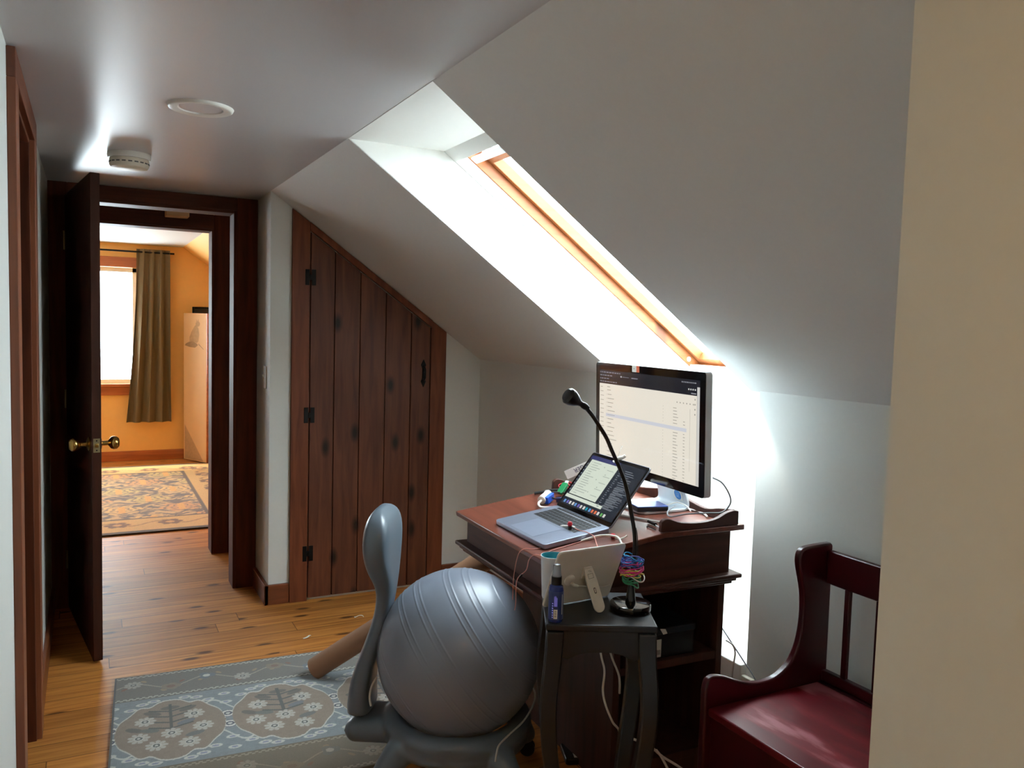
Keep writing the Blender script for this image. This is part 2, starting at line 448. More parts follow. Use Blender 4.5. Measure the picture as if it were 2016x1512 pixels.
struct('wall_right', MB().box(XR, XR+.14, -2.7, .62, 0, ZC), M['wall'])
struct('wall_alcove', MB().prism([(XR+.14, 0), (XK, 0), (XK, slope(XK)), (XR+.14, slope(XR+.14))], 'y', .5, .6), M['wall'])
# hall wall with an opening
LY0, LY1 = 2.43, 3.135
w = MB().box(XL-.12, XL, -2.7, LY0, 0, ZC).box(XL-.12, XL, LY1, 4.66, 0, ZC).box(XL-.12, XL, LY0, LY1, 2.03, ZC)
struct('wall_left', w, M['wall'])
# wall behind the viewer
struct('wall_back', MB().box(XL, XR, -2.7, -2.6, 0, ZC), M['wall'])
# doorway wall at the hall's end
DX0, DX1 = -.085, .703
w = MB().box(XL, DX0, 4.55, 4.66, 0, ZC).box(DX1, XR, 4.55, 4.66, 0, ZC).box(DX0, DX1, 4.55, 4.66, 2.035, ZC)
struct('wall_end', w, M['wall'])
# little passage and the ochre room beyond
w = MB().box(-.75, -.65, 4.66, 5.28, 0, 2.2).box(.86, .96, 4.66, 5.28, 0, 2.2)
w.box(-.75, XL, 4.6, 4.66, 0, 2.2).box(XR, .96, 4.655, 4.67, 0, 2.2)
struct('wall_passage', w, M['wall'])
struct('ceiling_passage', MB().box(-.75, .96, 4.6, 5.3, 2.11, 2.2), M['slope'])
EX0, EX1 = -.16, .682
w = MB().box(-2.6, EX0, 5.28, 5.39, 0, 2.25).box(EX1, 2.5, 5.28, 5.39, 0, 2.25).box(EX0, EX1, 5.28, 5.39, 2.005, 2.25)
struct('wall_study', w, M['orange'])
WX0, WX1, WZ0, WZ1 = -2.2, .44, .785, 1.95  # unseen stretch of the window widened to let more daylight into the study
w = MB().box(-2.6, WX0, 9.05, 9.15, 0, 2.25).box(WX1, 2.5, 9.05, 9.15, 0, 2.25).box(WX0, WX1, 9.05, 9.15, 0, WZ0).box(WX0, WX1, 9.05, 9.15, WZ1, 2.25)
struct('wall_study_end', w, M['orange'])
w = MB().box(-2.7, -2.6, 5.28, 9.15, 0, 2.25).box(2.1, 2.2, 5.28, 9.15, 0, 1.4)
struct('wall_study_sides', w, M['orange'])
struct('ceiling_study', MB().box(-2.7, .87, 5.3, 9.15, 2.185, 2.3), M['slope'])
struct('ceiling_study_slope', MB().prism([(.87, 2.185), (2.15, 2.185-.72*1.28), (2.15, 2.3-.72*1.28), (.87, 2.3)], 'y', 5.3, 9.15), M['orange'])

# --- trims
def casing_x(name, x0, x1, yw, side, head, width, th, topz, mat_v, mat_h, floorz=0):
    """door casing on a wall facing -Y: two uprights and a head, one piece of joinery"""
    a, b = (yw-th, yw)
    mb = MB(); mb.box(x1, side, a, b, floorz, topz); mb.box(x0-width, x0, a, b, floorz, topz); mb.mi = 1
    mb.box(x0, x1, a, b, head, topz)
    return struct(name, mb, [mat_v, mat_h], bevel=.003)
casing_x('trim_1', DX0, DX1, 4.55, XR-.004, 2.033, .083, .022, 2.1, M['trim'], M['trimx'])
w = MB().box(DX0-.001, DX0+.02, 4.535, 4.675, 0, 2.035).box(DX1-.016, DX1+.004, 4.535, 4.675, 0, 2.035)
w.mi = 1; w.box(DX0+.02, DX1-.016, 4.535, 4.675, 2.018, 2.038)
struct('trim_2', w, [M['trim'], M['trimx']], bevel=.002)
casing_x('trim_3', EX0, EX1, 5.28, .80, 2.003, .11, .022, 2.088, M['trim'], M['trimx'])
w = MB().box(EX0-.001, EX0+.02, 5.265, 5.41, 0, 2.005).box(EX1-.012, EX1+.004, 5.265, 5.41, 0, 2.005)
w.mi = 1; w.box(EX0+.02, EX1-.012, 5.265, 5.41, 1.99, 2.007)
struct('trim_4', w, [M['trim'], M['trimx']], bevel=.002)
# side opening casing and jamb
w = MB().box(XL, XL+.02, LY0-.093, LY0, 0, 2.028).box(XL, XL+.02, LY1, LY1+.108, 0, 2.028)
w.mi = 1; w.box(XL, XL+.02, LY0-.093, LY1+.108, 2.028, 2.1)
struct('trim_5', w, [M['jamb'], M['trimy']], bevel=.002)
w = MB().box(XL-.13, XL+.004, LY1-.012, LY1+.004, 0, 2.03).box(XL-.13, XL+.004, LY0-.004, LY0+.012, 0, 2.03).box(XL-.075, XL-.045, LY1-.024, LY1-.012, 0, 2.03)
w.mi = 1; w.box(XL-.13, XL+.004, LY0, LY1, 2.016, 2.032)
struct('trim_6', w, [M['trim'], M['trimy']], bevel=.002)
struct('door_3', MB().box(XL-.119, XL-.082, LY0+.014, LY1-.014, .01, 2.014), M['leaf'])
# baseboards
w = MB().box(.792, XR, 4.185, 4.53, 0, .105).box(.792, .914, 4.185, YF, 0, .105)
struct('baseboard_end', w, M['base'], bevel=.003)
struct('baseboard_far', MB().box(1.768, XK-.002, 4.184, YF, 0, .105), M['base'], bevel=.003)
struct('baseboard_knee', MB().box(XK-.016, XK, Y1+.02, 4.183, 0, .1), M['basey'], bevel=.003)
struct('baseboard_left', MB().box(XL, XL+.016, LY1+.109, 4.528, 0, .11), M['basey'], bevel=.003)
struct('baseboard_study', MB().box(-2.6, 2.1, 9.034, 9.05, 0, .1), M['study_trim'], bevel=.003)
# boxed-in white ledge at the foot of the well
w = MB().box(1.962, XW, 2.018, Y1-.03, 0, .335)
struct('trim_7', w, M['white'], bevel=.004)

# --- plank closet door
zt = lambda x: slope(x)-.004
pf = MB()
pf.prism([(.916, 0), (1.006, 0), (1.006, zt(1.006)), (.916, zt(.916))], 'y', YF-.02, YF)
pf.prism([(1.676, 0), (1.766, 0), (1.766, zt(1.766)), (1.676, zt(1.676))], 'y', YF-.02, YF)
pf.prism([(1.004, zt(1.004)-.04), (1.678, zt(1.678)-.04), (1.678, zt(1.678)), (1.004, zt(1.004))], 'y', YF-.03, YF-.002)
struct('trim_8', pf, M['plankframe'], bevel=.002)
dz = lambda x: zt(x)-.046
dr = bpy.data.objects.new('door_1', None); C.objects.link(dr); dr.location = (1.01, YF, 0); ROOT[dr.name] = Matrix.Translation((1.01, YF, 0)); dr['kind'] = 'structure'
xs = [1.0095, 1.136, 1.273, 1.414, 1.559, 1.672]
pm = MB()
for a, b in zip(xs, xs[1:]):
    g = .0032
    # a plank with chamfered long edges
    for (x0, x1, y) in ((a+g, b-g, YF-.019),):
        lo, hi = .016, None
        pm.loft([[(a+.0006, YF-.004, lo), (a+.0006, YF-.012, lo), (a+g, YF-.019, lo), (b-g, YF-.019, lo), (b-.0006, YF-.012, lo), (b-.0006, YF-.004, lo)],
                 [(a+.0006, YF-.004, dz(a)), (a+.0006, YF-.012, dz(a)), (a+g, YF-.019, dz(a+g)), (b-g, YF-.019, dz(b-g)), (b-.0006, YF-.012, dz(b)), (b-.0006, YF-.004, dz(b))]])
obj('plank_panel', pm, M['plank'], dr, smooth=False)
for z in (1.686, .979, .253):
    h = MB(); xh = 1.0085; yb = YF-.0235; t = .0045
    h.box(xh-.006, xh+.006, yb-.002, yb+t, z-.014, z+.014)
    for s in (-1, 1):
        x0, x1 = sorted((xh+s*.006, xh+s*.027))
        h.box(x0, x1, yb, yb+t, z-.040, z+.040)
    obj('hinge', h, M['black_iron'], dr, bevel=.001)
h = MB(); x, z, yb = 1.632, 1.195, YF-.026
h.prism([(x-.006, z-.062), (x, z-.075), (x+.006, z-.062), (x+.014, z-.045), (x+.006, z-.03), (x+.006, z+.03), (x+.014, z+.045), (x+.006, z+.062), (x, z+.075), (x-.006, z+.062), (x-.014, z+.045), (x-.006, z+.03), (x-.006, z-.03), (x-.014, z-.045)], 'y', yb, yb+.007)
h.tube(smooth_path([(x, yb+.002, z+.04), (x, yb-.02, z+.025), (x, yb-.024, z), (x, yb-.02, z-.025), (x, yb+.002, z-.04)], 5), .005, 8)
lo_ = obj('latch_handle', h, M['black_iron'], dr)

# --- open hall door
hx, hy, ex, ey = -.078, 4.522, .028, 3.742
dirv = Vector((ex-hx, ey-hy, 0)).normalized(); nrm = Vector((dirv.y, -dirv.x, 0))    # nrm points to -X side
L = (Vector((ex, ey, 0))-Vector((hx, hy, 0))).length
D2 = frame((hx, hy, 0), dirv, nrm, (0, 0, -1)); D2 = frame((hx, hy, 0), dirv, Vector((0, 0, 1)).cross(dirv), (0, 0, 1))
d2 = bpy.data.objects.new('door_2', None); C.objects.link(d2); d2.location = (hx, hy, 0); ROOT[d2.name] = Matrix.Translation((hx, hy, 0)); d2['kind'] = 'structure'
T = .018
mb = MB(D2).box(0, L, -T, T, .012, 2.036)
obj('door_leaf', mb, M['leaf'], d2, bevel=.002)
for s in (1, -1):
    k = MB(D2 @ Matrix.Translation((L-.062, s*T, .925)) @ Matrix.Rotation(-s*math.pi/2, 4, 'X'))
    k.lathe([(.0, 0), (.03, 0), (.03, .004), (.024, .008), (.010, .012), (.010, .034), (.014, .038), (.024, .045), (.0285, .056), (.0265, .068), (.018, .076), (.0, .078)], 24)
    obj('knob', k, M['brass'], d2)
mb = MB(D2).box(L-.0005, L+.0015, -.0125, .0125, .925-.029, .925+.029)
lp = obj('latch_plate', mb, M['brass_plate'], d2)
mb = MB(D2)
mb.box(L+.001, L+.009, -.007, .007, .918, .934)
obj('latch_bolt', mb, M['brass'], lp, bevel=.002)
mb = MB(D2)
for z in (.905, .945): mb.lathe([(0, 0), (.003, 0), (.003, .0008), (0, .0012)], 10, Matrix.Translation((L+.0012, 0, z)) @ Matrix.Rotation(math.pi/2, 4, 'Y'))
obj('screw_heads', mb, M['black_iron'], lp)
for z in (.25, 1.05, 1.82):
    mb = MB(D2); mb.lathe([(0, z-.045), (.006, z-.045), (.006, z+.045), (0, z+.045)], 10, Matrix.Translation((-.006, -T-.004, 0)))
    obj('hinge', mb, M['brass_plate'], d2)

# --- skylight: window_1
ca, sa = math.cos(math.atan(SL)), math.sin(math.atan(SL))
S = frame((1.172, 0, 2.104), (ca, 0, -sa), (0, 1, 0), (sa, 0, ca))       # u down the roof, v along the room, w outward
w1 = bpy.data.objects.new('window_1', None); C.objects.link(w1); w1.location = (1.172, Y1, 2.104); ROOT[w1.name] = Matrix.Translation((1.172, Y1, 2.104)); w1['kind'] = 'structure'
U0, U1 = .062, 1.47
mb = MB(S)   # white lining between the plaster and the wooden frame
for (a, b, c, d) in ((0, U0, Y0-.05, Y1+.05), (0, U1+.03, Y1-.006, Y1+.05), (0, U1+.03, Y0-.05, Y0+.006)):
    mb.box(a, b, c, d, .0, .05)
mb.box(U1, U1+.08, Y0-.05, Y1+.05, .0, .05)
obj('lining', mb, M['white'], w1, bevel=.002)
mb = MB(S)
fy0, fy1 = Y0+.008, Y1-.010
mb.box(U0-.06, U0, fy0-.05, fy1+.05, .046, .12); mb.box(U1, U1+.06, fy0-.05, fy1+.05, .046, .12)
mb.box(U0, U1, fy1, fy1+.05, .046, .12); mb.box(U0, U1, fy0-.05, fy0, .046, .12)
obj('outer_frame', mb, M['pine'], w1, bevel=.002)
mb = MB(S)
q = .022
mb.box(U0+.075, U0+.11, fy0, fy1, .088, .13); mb.box(U1-.03, U1, fy0, fy1, .088, .13)
mb.box(U0+.03, U1-.005, fy1-q, fy1-.002, .088, .13); mb.box(U0+.03, U1-.005, fy0+.002, fy0+q, .088, .13)
obj('sash', mb, M['pine'], w1, bevel=.003)
mb = MB(S).box(U0+.1, U1-.02, fy0+.01, fy1-.01, .124, .128)
obj('pane', mb, M['pane'], w1, smooth=False)
mb = MB(S).rounded(.085, .115, fy0+.03, fy1-.045, .028, .036, .006)
mb.box(.092, .108, fy1-.12, fy1-.1, .036, .09); mb.box(.092, .108, fy0+.1, fy0+.12, .036, .09)
obj('control_bar', mb, M['alu_light'], w1, bevel=.001)
mb = MB(S @ Matrix.Translation((U1-.06, fy1, .066)) @ Matrix.Rotation(math.pi/2, 4, 'X')).lathe([(0, 0), (.011, 0), (.011, .003), (.008, .003), (.008, .0015), (0, .0015)], 20)
cp = obj('screw_cap', mb, M['plastic_white'], w1)
mb = MB(S @ Matrix.Translation((U1-.06, fy1-.002, .066)) @ Matrix.Rotation(math.pi/2, 4, 'X')).lathe([(0, 0), (.0075, 0), (.0075, .0015), (0, .002)], 20)
obj('cap_core', mb, M['cable_grey'], cp)
mb = MB(S @ Matrix.Translation((.165, (fy0+fy1)/2+.05, .12))).lathe([(0, -.006), (.028, -.006), (.03, 0), (0, .002)], 28)
obj('vent_knob', mb, M['alu_light'], w1)

# --- study window: window_2
w2 = bpy.data.objects.new('window_2', None); C.objects.link(w2); w2.location = (WX1, 9.05, WZ0); ROOT[w2.name] = Matrix.Translation((WX1, 9.05, WZ0)); w2['kind'] = 'structure'
mb = MB().box(WX0-.1, WX1+.1, 9.03, 9.052, WZ1, WZ1+.1).box(WX0-.1, WX0, 9.03, 9.052, WZ0, WZ1).box(WX1, WX1+.1, 9.03, 9.052, WZ0, WZ1)
obj('window_frame', mb, M['study_trim'], w2, bevel=.003)
mb = MB().box(WX0-.12, WX1+.12, 8.995, 9.06, WZ0-.028, WZ0).box(WX0-.1, WX1+.1, 9.03, 9.052, WZ0-.115, WZ0-.028)
obj('window_sill', mb, M['study_trim'], w2, bevel=.003)
mb = MB()
for x in (WX0+.02, (WX0+WX1)/2, WX1-.02): mb.box(x-.02, x+.02, 9.085, 9.115, WZ0, WZ1)
for z in (WZ0+.02, WZ1-.025): mb.box(WX0, WX1, 9.085, 9.115, z-.022, z+.022)
obj('sash', mb, M['plastic_white'], w2, bevel=.002)
obj('pane', MB().box(WX0, WX1, 9.098, 9.102, WZ0, WZ1), M['pane'], w2, smooth=False)
# ================================================================== THINGS ON THE SHELL
def vertex_grid(name, x0, x1, y0, y1, nx, ny, z0, z1, fn, M0):
    """a thin slab whose top carries a woven colour pattern fn(x, y) -> sRGB triple"""
    me = bpy.data.meshes.new(name); vs = []; fs = []; col = []
    for j in range(ny+1):
        for i in range(nx+1):
            x = x0+(x1-x0)*i/nx; y = y0+(y1-y0)*j/ny
            vs.append((x, y, z1)); col.append(lin(fn(x, y)))
    k = nx+1
    for j in range(ny):
        for i in range(nx): fs.append((j*k+i, j*k+i+1, (j+1)*k+i+1, (j+1)*k+i))
    per = [i for i in range(nx)]+[j*k+nx for j in range(ny)]+[ny*k+i for i in range(nx, 0, -1)]+[j*k for j in range(ny, 0, -1)]
    b0 = len(vs)
    for p in per:
        x, y, _ = vs[p]; vs.append((x, y, z0)); col.append(tuple(c*.8 for c in col[p][:3])+(1,))
    n = len(per)
    for a in range(n): fs.append((per[a], b0+a, b0+(a+1) % n, per[(a+1) % n]))
    me.from_pydata(vs, [], fs)
    at = me.color_attributes.new('Col', 'FLOAT_COLOR', 'POINT')
    at.data.foreach_set('color', [c for q in col for c in q])
    o = bpy.data.objects.new(name, me); C.objects.link(o); o.matrix_world = M0; ROOT[o.name] = M0.copy()
    return o

# --- light switch
t = thing('light_switch', 'small ivory light switch on the narrow wall beside the dark doorway', 'switch', (XR, 4.31, 1.168))
mb = MB().box(XR-.006, XR+.001, 4.275, 4.345, 1.11, 1.225); obj('cover_plate', mb, M['ivory'], t, bevel=.002)
mb = MB().prism([(XR-.005, 1.158), (XR-.018, 1.176), (XR-.016, 1.184), (XR-.005, 1.176)], 'y', 4.304, 4.316); obj('toggle', mb, M['ivory'], t, bevel=.001)
# --- smoke detector
t = thing('smoke_detector', 'round white smoke detector hanging from the ceiling by the door', 'smoke detector', (.15, 3.62, ZC))
F = Matrix.Translation((.15, 3.62, ZC)) @ Matrix.Rotation(math.pi, 4, 'X')
obj('mount', MB(F).lathe([(0, 0), (.079, 0), (.08, .012), (.077, .022), (0, .022)], 40), M['plastic_white'], t)
obj('body', MB(F).lathe([(0, .022), (.071, .0225), (.0725, .032), (.072, .048), (.066, .056), (.045, .061), (0, .062)], 40), M['ivory'], t)
mb = MB(F)
for k in range(20):
    a = 2*math.pi*k/20; mb.box(.0715, .0735, -.007, .007, .036, .041, Matrix.Rotation(a, 4, 'Z'))
obj('vent', mb, M['mark'], t, smooth=False)
a = R(-65)
mb = MB(F)
for j, (w_, zz) in enumerate(((.020, .0445), (.026, .0475))):
    for k in range(-4, 5):
        if (k+j) % 3 == 0: continue
        mb.box(.0722, .0728, -.0016, .0016, zz-.0008, zz+.0008, Matrix.Rotation(a+k*.07, 4, 'Z'))
obj('print', mb, M['mark'], t, smooth=False)
mb = MB(F).box(.0722, .073, -.008, .008, .0405, .0435, Matrix.Rotation(R(-72), 4, 'Z'))
obj('colour_mark', mb, M['tie_yellow'], t, smooth=False)
# --- round blank cover on the ceiling
t = thing('ceiling_cover_plate', 'flat round white cover plate set in the ceiling near the skylight', 'cover plate', (.31, 2.70, ZC))
F = Matrix.Translation((.31, 2.70, ZC)) @ Matrix.Rotation(math.pi, 4, 'X')
obj('ring', MB(F).lathe([(.062, 0), (.066, .005), (.088, .009), (.094, .006), (.097, 0)], 56), M['plastic_white'], t)
obj('disc', MB(F).lathe([(0, 0), (.062, 0), (.0615, .003), (0, .0035)], 48), M['ceil'], t)
# --- rug in the hall
YR = R(-3.2)
RM = Matrix.Translation((.086, 3.531, 0)) @ Matrix.Rotation(YR, 4, 'Z')
def hsh(a, b): return (math.sin(a*127.1+b*311.7)*43758.5453) % 1.0
def mixt(a, b, f): return tuple(a[i]+(b[i]-a[i])*f for i in range(3))
GREY, TAUPE, PALE, DEEP = (124, 130, 132), (136, 122, 108), (188, 186, 178), (92, 92, 90)
BORD, TAN, RUST, BLUE = (116, 112, 106), (150, 132, 108), (128, 96, 84), (104, 116, 128)
def flower(dx, dy, r):
    d = math.hypot(dx, dy); a = math.atan2(dy, dx)
    pr = r*(.72+.28*abs(math.cos(4.5*a)))
    if d > pr: return None
    if d < r*.16: return PALE
    if d < r*.32: return DEEP
    if d < r*.42: return PALE
    if abs(math.cos(4.5*a)) < .18 and d > r*.5: return TAUPE
    return (176, 170, 160) if d > r*.42 else GREY
def border(u, v, w):
    """u along the border, v across it (0..w)"""
    if v < .008 or v > w-.008: return (110, 106, 98)
    e = min(v-.008, w-.008-v)
    if e < .016:
        return (176, 172, 160) if ((u/.022+(.5 if e > .008 else 0)) % 1) < .55 else (112, 108, 102)
    cell = .135; i = math.floor(u/cell); cx = (i+.5)*cell; k = i % 3
    du, dv = u-cx, v-w*(.5+.12*(-1)**i)
    f = None
    if k == 0: f = flower(du, dv, .034)
    elif k == 1:
        d = math.hypot(du*.8, dv)
        if d < .013: return mixt(RUST, BORD, .3)
        if d < .032*(.75+.25*abs(math.cos(2.5*math.atan2(dv, du)))): return mixt(TAN, BORD, .55)
    else:
        d = math.hypot(du, dv*1.1)
        if d < .014: return PALE
        if d < .036*(.6+.4*abs(math.cos(1.5*math.atan2(dv, du)))): return mixt(BLUE, BORD, .4)
    if f: return mixt(f, BORD, .3)
    vine = w*.5+.032*math.sin(u*2*math.pi/(2*cell))
    if abs(v-vine) < .0035: return (158, 150, 134)
    d2_ = math.hypot((u % .07)-.035, (v-vine-.028*(1 if int(u/.07) % 2 else -1))*1.2)
    if d2_ < .011: return TAN if int(u/.07) % 3 else RUST
    return BORD
PITCH, BW, FH = .389, .235, .53
def rug_fn(x, y):
    v = -y                                   # distance from the far long edge
    if x < .007: return (96, 92, 86)
    tot = 2*BW+FH
    if v < BW: return border(x, BW-v, BW)
    if v > BW+FH:
        c = border(x+.06, v-BW-FH, BW)
        return mixt(c, (112, 92, 66), .45)  # near border browner: the light falling there is painted into the wool colour
    q = v-BW; cy = FH/2; dy = q-cy
    i = math.floor(x/PITCH); cx = (i+.5)*PITCH; dx = x-cx
    hw = PITCH/2-.012; t_ = abs(dx)/hw
    if t_ < 1:
        hgt = .225*math.sqrt(max(0, 1-t_**2.2))
        hgt *= 1-.11*abs(math.cos(t_*math.pi*2.5+.2))**2
        if t_ < .16: hgt += .03*(1-t_/.16)
        if abs(dy) < hgt-.007:
            for fx, fy in ((-.085, -.075), (.08, -.085), (-.105, .045), (.105, .02), (0, .04), (-.05, .115), (.055, .125)):
                f = flower(dx-fx, dy-fy, .037)
                if f: return f
            if abs(dx) < .006 and -.19 < dy < .04: return DEEP
            for s in (-1, 1):
                for k in range(4):
                    y0 = -.13+.045*k
                    if abs(dy-(y0-.35*abs(dx))) < .005 and 0 < dx*s < .075: return DEEP
            for lx, ly, la, c in ((-.06, -.13, .5, DEEP), (.06, -.135, -.5, DEEP), (-.07, .0, .3, (98, 108, 106)), (.075, .07, -.3, (98, 106, 108)), (.05, -.03, -.4, BLUE), (-.12, -.02, .6, DEEP), (.0, -.16, 0, DEEP)):
                ax = (dx-lx)*math.cos(la)+(dy-ly)*math.sin(la); ay = -(dx-lx)*math.sin(la)+(dy-ly)*math.cos(la)
                if (ax/.033)**2+(ay/.015)**2 < 1: return mixt(c, TAUPE, .35)
            return mixt(TAUPE, (150, 134, 120), hsh(int(x*60), int(v*60))*.4)
        if abs(dy) < hgt+.002: return (190, 186, 178)
    # rings where two medallions meet
    j = round(x/PITCH); ex_ = x-j*PITCH
    for oy in (-.042, .04):
        d = math.hypot(ex_, dy-oy)
        if d < .008: return PALE
        if d < .015: return (84, 84, 96)
        if d < .024: return (204, 200, 192)
        if d < .029: return (110, 112, 120)
    # scrolls in the field
    s = math.sin((ex_)*34)*.05+(.12 if dy > 0 else -.12)
    if abs(dy-s) < .006: return PALE
    for lx, ly in ((.0, .14), (-.06, .185), (.06, .185), (.1, .22), (-.1, .22), (0, .215), (.14, .235), (-.14, .235)):
        for sg in (-1, 1):
            ax, ay = ex_-lx, dy-sg*ly
            rr = math.hypot(ax*.7, ay*1.3)
            if rr < .016: return PALE if rr > .008 else (140, 140, 158)
    return mixt(GREY, (136, 144, 148), hsh(int(x*80), int(v*80))*.5)
o = vertex_grid('floor_rug', 0, 1.22, -1.0, 0, 460, 380, 0, .009, rug_fn, RM)
o.data.materials.append(attr_mat('wool_rug'))
tag(o, 'grey floral medallion rug lying on the pine floor under the ball chair', 'rug')

# --- rug in the ochre room
def rug2(x, y):
    e = min(x+1.7, 1.2-x, y-5.93, 8.63-y)
    if e < .05: return (52, 40, 30)
    if e < .09: return (196, 150, 96)
    if e < .40:
        u = x if min(y-5.93, 8.63-y) == e else y
        d = math.hypot((u % .34)-.17, e-.25)
        a = math.atan2(e-.25, (u % .34)-.17)
        if d < .085*(.7+.3*abs(math.cos(3*a))): return (112, 76, 52) if d > .03 else (190, 140, 84)
        if abs(e-.25-.05*math.sin(u*18)) < .012: return (150, 112, 66)
        return (196, 152, 92)
    if e < .43: return (84, 66, 58)
    gx, gy = .42, .36
    j = math.floor(y/gy); ox = (gx/2 if j % 2 else 0); i = math.floor((x+ox)/gx)
    dx = (x+ox)-(i+.5)*gx; dy = y-(j+.5)*gy
    d = math.hypot(dx, dy*1.0); a = math.atan2(dy, dx)
    if abs(dx) < .024 and abs(dy) < .11: return (206, 148, 78)
    if d < .17*(.5+.5*abs(math.cos(3*a+.5*j))): return ((206, 164, 104), (196, 140, 92), (188, 160, 100))[(i+j) % 3] if (d*30+.4*math.sin(5*a)) % 1.6 > .5 else (120, 98, 84)
    h = hsh(int(x*21+math.sin(y*30)), int(y*26+math.sin(x*25)))
    if h > .66: return (190, 152, 106)
    if h > .5: return (150, 122, 96)
    return (96, 84, 82)
o = vertex_grid('study_rug', -1.7, 1.2, 5.93, 8.63, 300, 280, 0, .012, rug2, Matrix())
o.data.materials.append(attr_mat('patterned_rug', nscale=120))
tag(o, 'gold and plum patterned rug on the floor of the ochre room', 'rug')

# --- curtain, rod and folding screen in the ochre room
mb = MB(); n = 72; rows = []
for r in range(15):
    f = r/14; z = 2.135-f*1.735; row = []
    for i in range(n+1):
        s = i/n
        x0 = .432-.10*f**1.6; x1 = .735+.02*f
        x = x0+(x1-x0)*s+.006*math.sin(s*40+f*3)
        amp = .012+.022*min(1, f*2)
        y = 8.955+amp*math.sin(s*2*math.pi*3.6+.5*math.sin(f*4))+.004*math.sin(s*17)
        row.append((x, y, z))
    rows.append(row)
sheet = [row+[(x, y+.006, z) for x, y, z in row[::-1]] for row in rows]
mb.loft(sheet, caps=True)
tag(obj('curtain', mb, M['curtain'], angle=80), 'olive brown curtain hanging beside the bright window of the ochre room', 'curtain')
t = thing('curtain_rod', 'dark thin curtain rod above the bright window', 'curtain rod', (.0, 8.955, 2.105))
obj('rod', MB().tube([(-2.35, 8.955, 2.105), (.78, 8.955, 2.105)], .009, 10), M['black_iron'], t)
obj('bracket', MB().box(.70, .715, 8.955, 9.05, 2.097, 2.112), M['black_iron'], t)
t = thing('folding_screen', 'tall tan folding screen with a sketched cat standing in the ochre corner', 'folding screen', (.96, 8.77, 0))
p0, p1 = Vector((.868, 8.945, 0)), Vector((1.052, 8.600, 0))
xd = (p1-p0).normalized(); FS = frame(p0, xd, Vector((0, 0, 1)).cross(xd), (0, 0, 1)); LW = (p1-p0).length
obj('panel', MB(FS).box(0, LW-.012, 0, .02, .012, 1.513), M['screenpaper'], t, bevel=.002)
obj('edge_strip', MB(FS).box(LW-.012, LW+.004, -.001, .021, .012, 1.513), M['study_trim'], t)
mb = MB(FS)   # loose animal sketch, drawn as flat shapes on the panel face
yk = -.0008
def fl(pts, zc, k=1.0):
    mb.poly([(x, yk, z) for x, z in pts])
E2 = lambda cx, cz, rx, rz, n=20: [(cx+rx*math.cos(2*math.pi*i/n), cz+rz*math.sin(2*math.pi*i/n)) for i in range(n)]
mb.poly([(x, yk, z) for x, z in ((.10, 1.23), (.10, 1.27), (.135, 1.33), (.185, 1.385), (.215, 1.40), (.25, 1.36), (.262, 1.30), (.25, 1.235), (.225, 1.215))])
mb.poly([(x, yk-.0003, z) for x, z in E2(.238, 1.405, .036, .027)])
mb.poly([(x, yk-.0003, z) for x, z in ((.212, 1.42), (.216, 1.455), (.232, 1.43))])
mb.poly([(x, yk-.0003, z) for x, z in ((.236, 1.43), (.248, 1.458), (.256, 1.424))])
mb.mi = 1
mb.poly([(x, yk-.0005, z) for x, z in ((.02, 1.185), (.04, 1.205), (.1, 1.225), (.16, 1.228), (.23, 1.205), (.24, 1.19), (.19, 1.165), (.1, 1.17))])
mb.poly([(x, yk-.0002, z) for x, z in ((.25, 1.21), (.335, 1.155), (.335, 1.148), (.25, 1.196))])
obj('cat_sketch', mb, [M['sketch'], M['sketch2']], t, smooth=False)
mb = MB(FS); mb.poly([(x, -.0008, z) for x, z in ((.02, .02), (.02, .37), (LW-.06, .02))])
obj('corner_wash', mb, M['sketch'], t, smooth=False)
q0 = p1+Vector((.012, .0, 0)); q1 = Vector((1.36, 8.86, 0)); xd2 = (q1-q0).normalized()
FS2 = frame(q0, xd2, Vector((0, 0, 1)).cross(xd2), (0, 0, 1))
obj('panel', MB(FS2).box(.004, .4, 0, .02, .012, 1.513), M['screenpaper'], t, bevel=.002)
t2 = thing('carved_panel', 'black carved wooden panel showing above the tan folding screen', 'carved panel', (1.2, 9.0, 0))
obj('board', MB().box(.955, 1.5, 8.985, 9.01, .0, 1.58), M['carved'], t2, bevel=.004)
mb = MB()
for x in (.955, 1.48): mb.box(x, x+.02, 8.977, 8.986, .02, 1.58)
mb.box(.975, 1.48, 8.977, 8.986, 1.562, 1.58)
obj('rim', mb, M['black_iron'], t2, bevel=.003)
# dark hatch frame and pale block in the passage ceiling
t = thing('attic_hatch', 'dark wooden attic hatch in the ceiling just beyond the doorway', 'hatch', (.05, 4.97, 2.11))
obj('hatch_board', MB().box(-.45, .40, 4.75, 5.2, 2.085, 2.11), M['leaf'], t, bevel=.003)
obj('stop_block', MB().box(.405, .53, 5.14, 5.25, 2.05, 2.11), M['screenpaper'], t, bevel=.003)

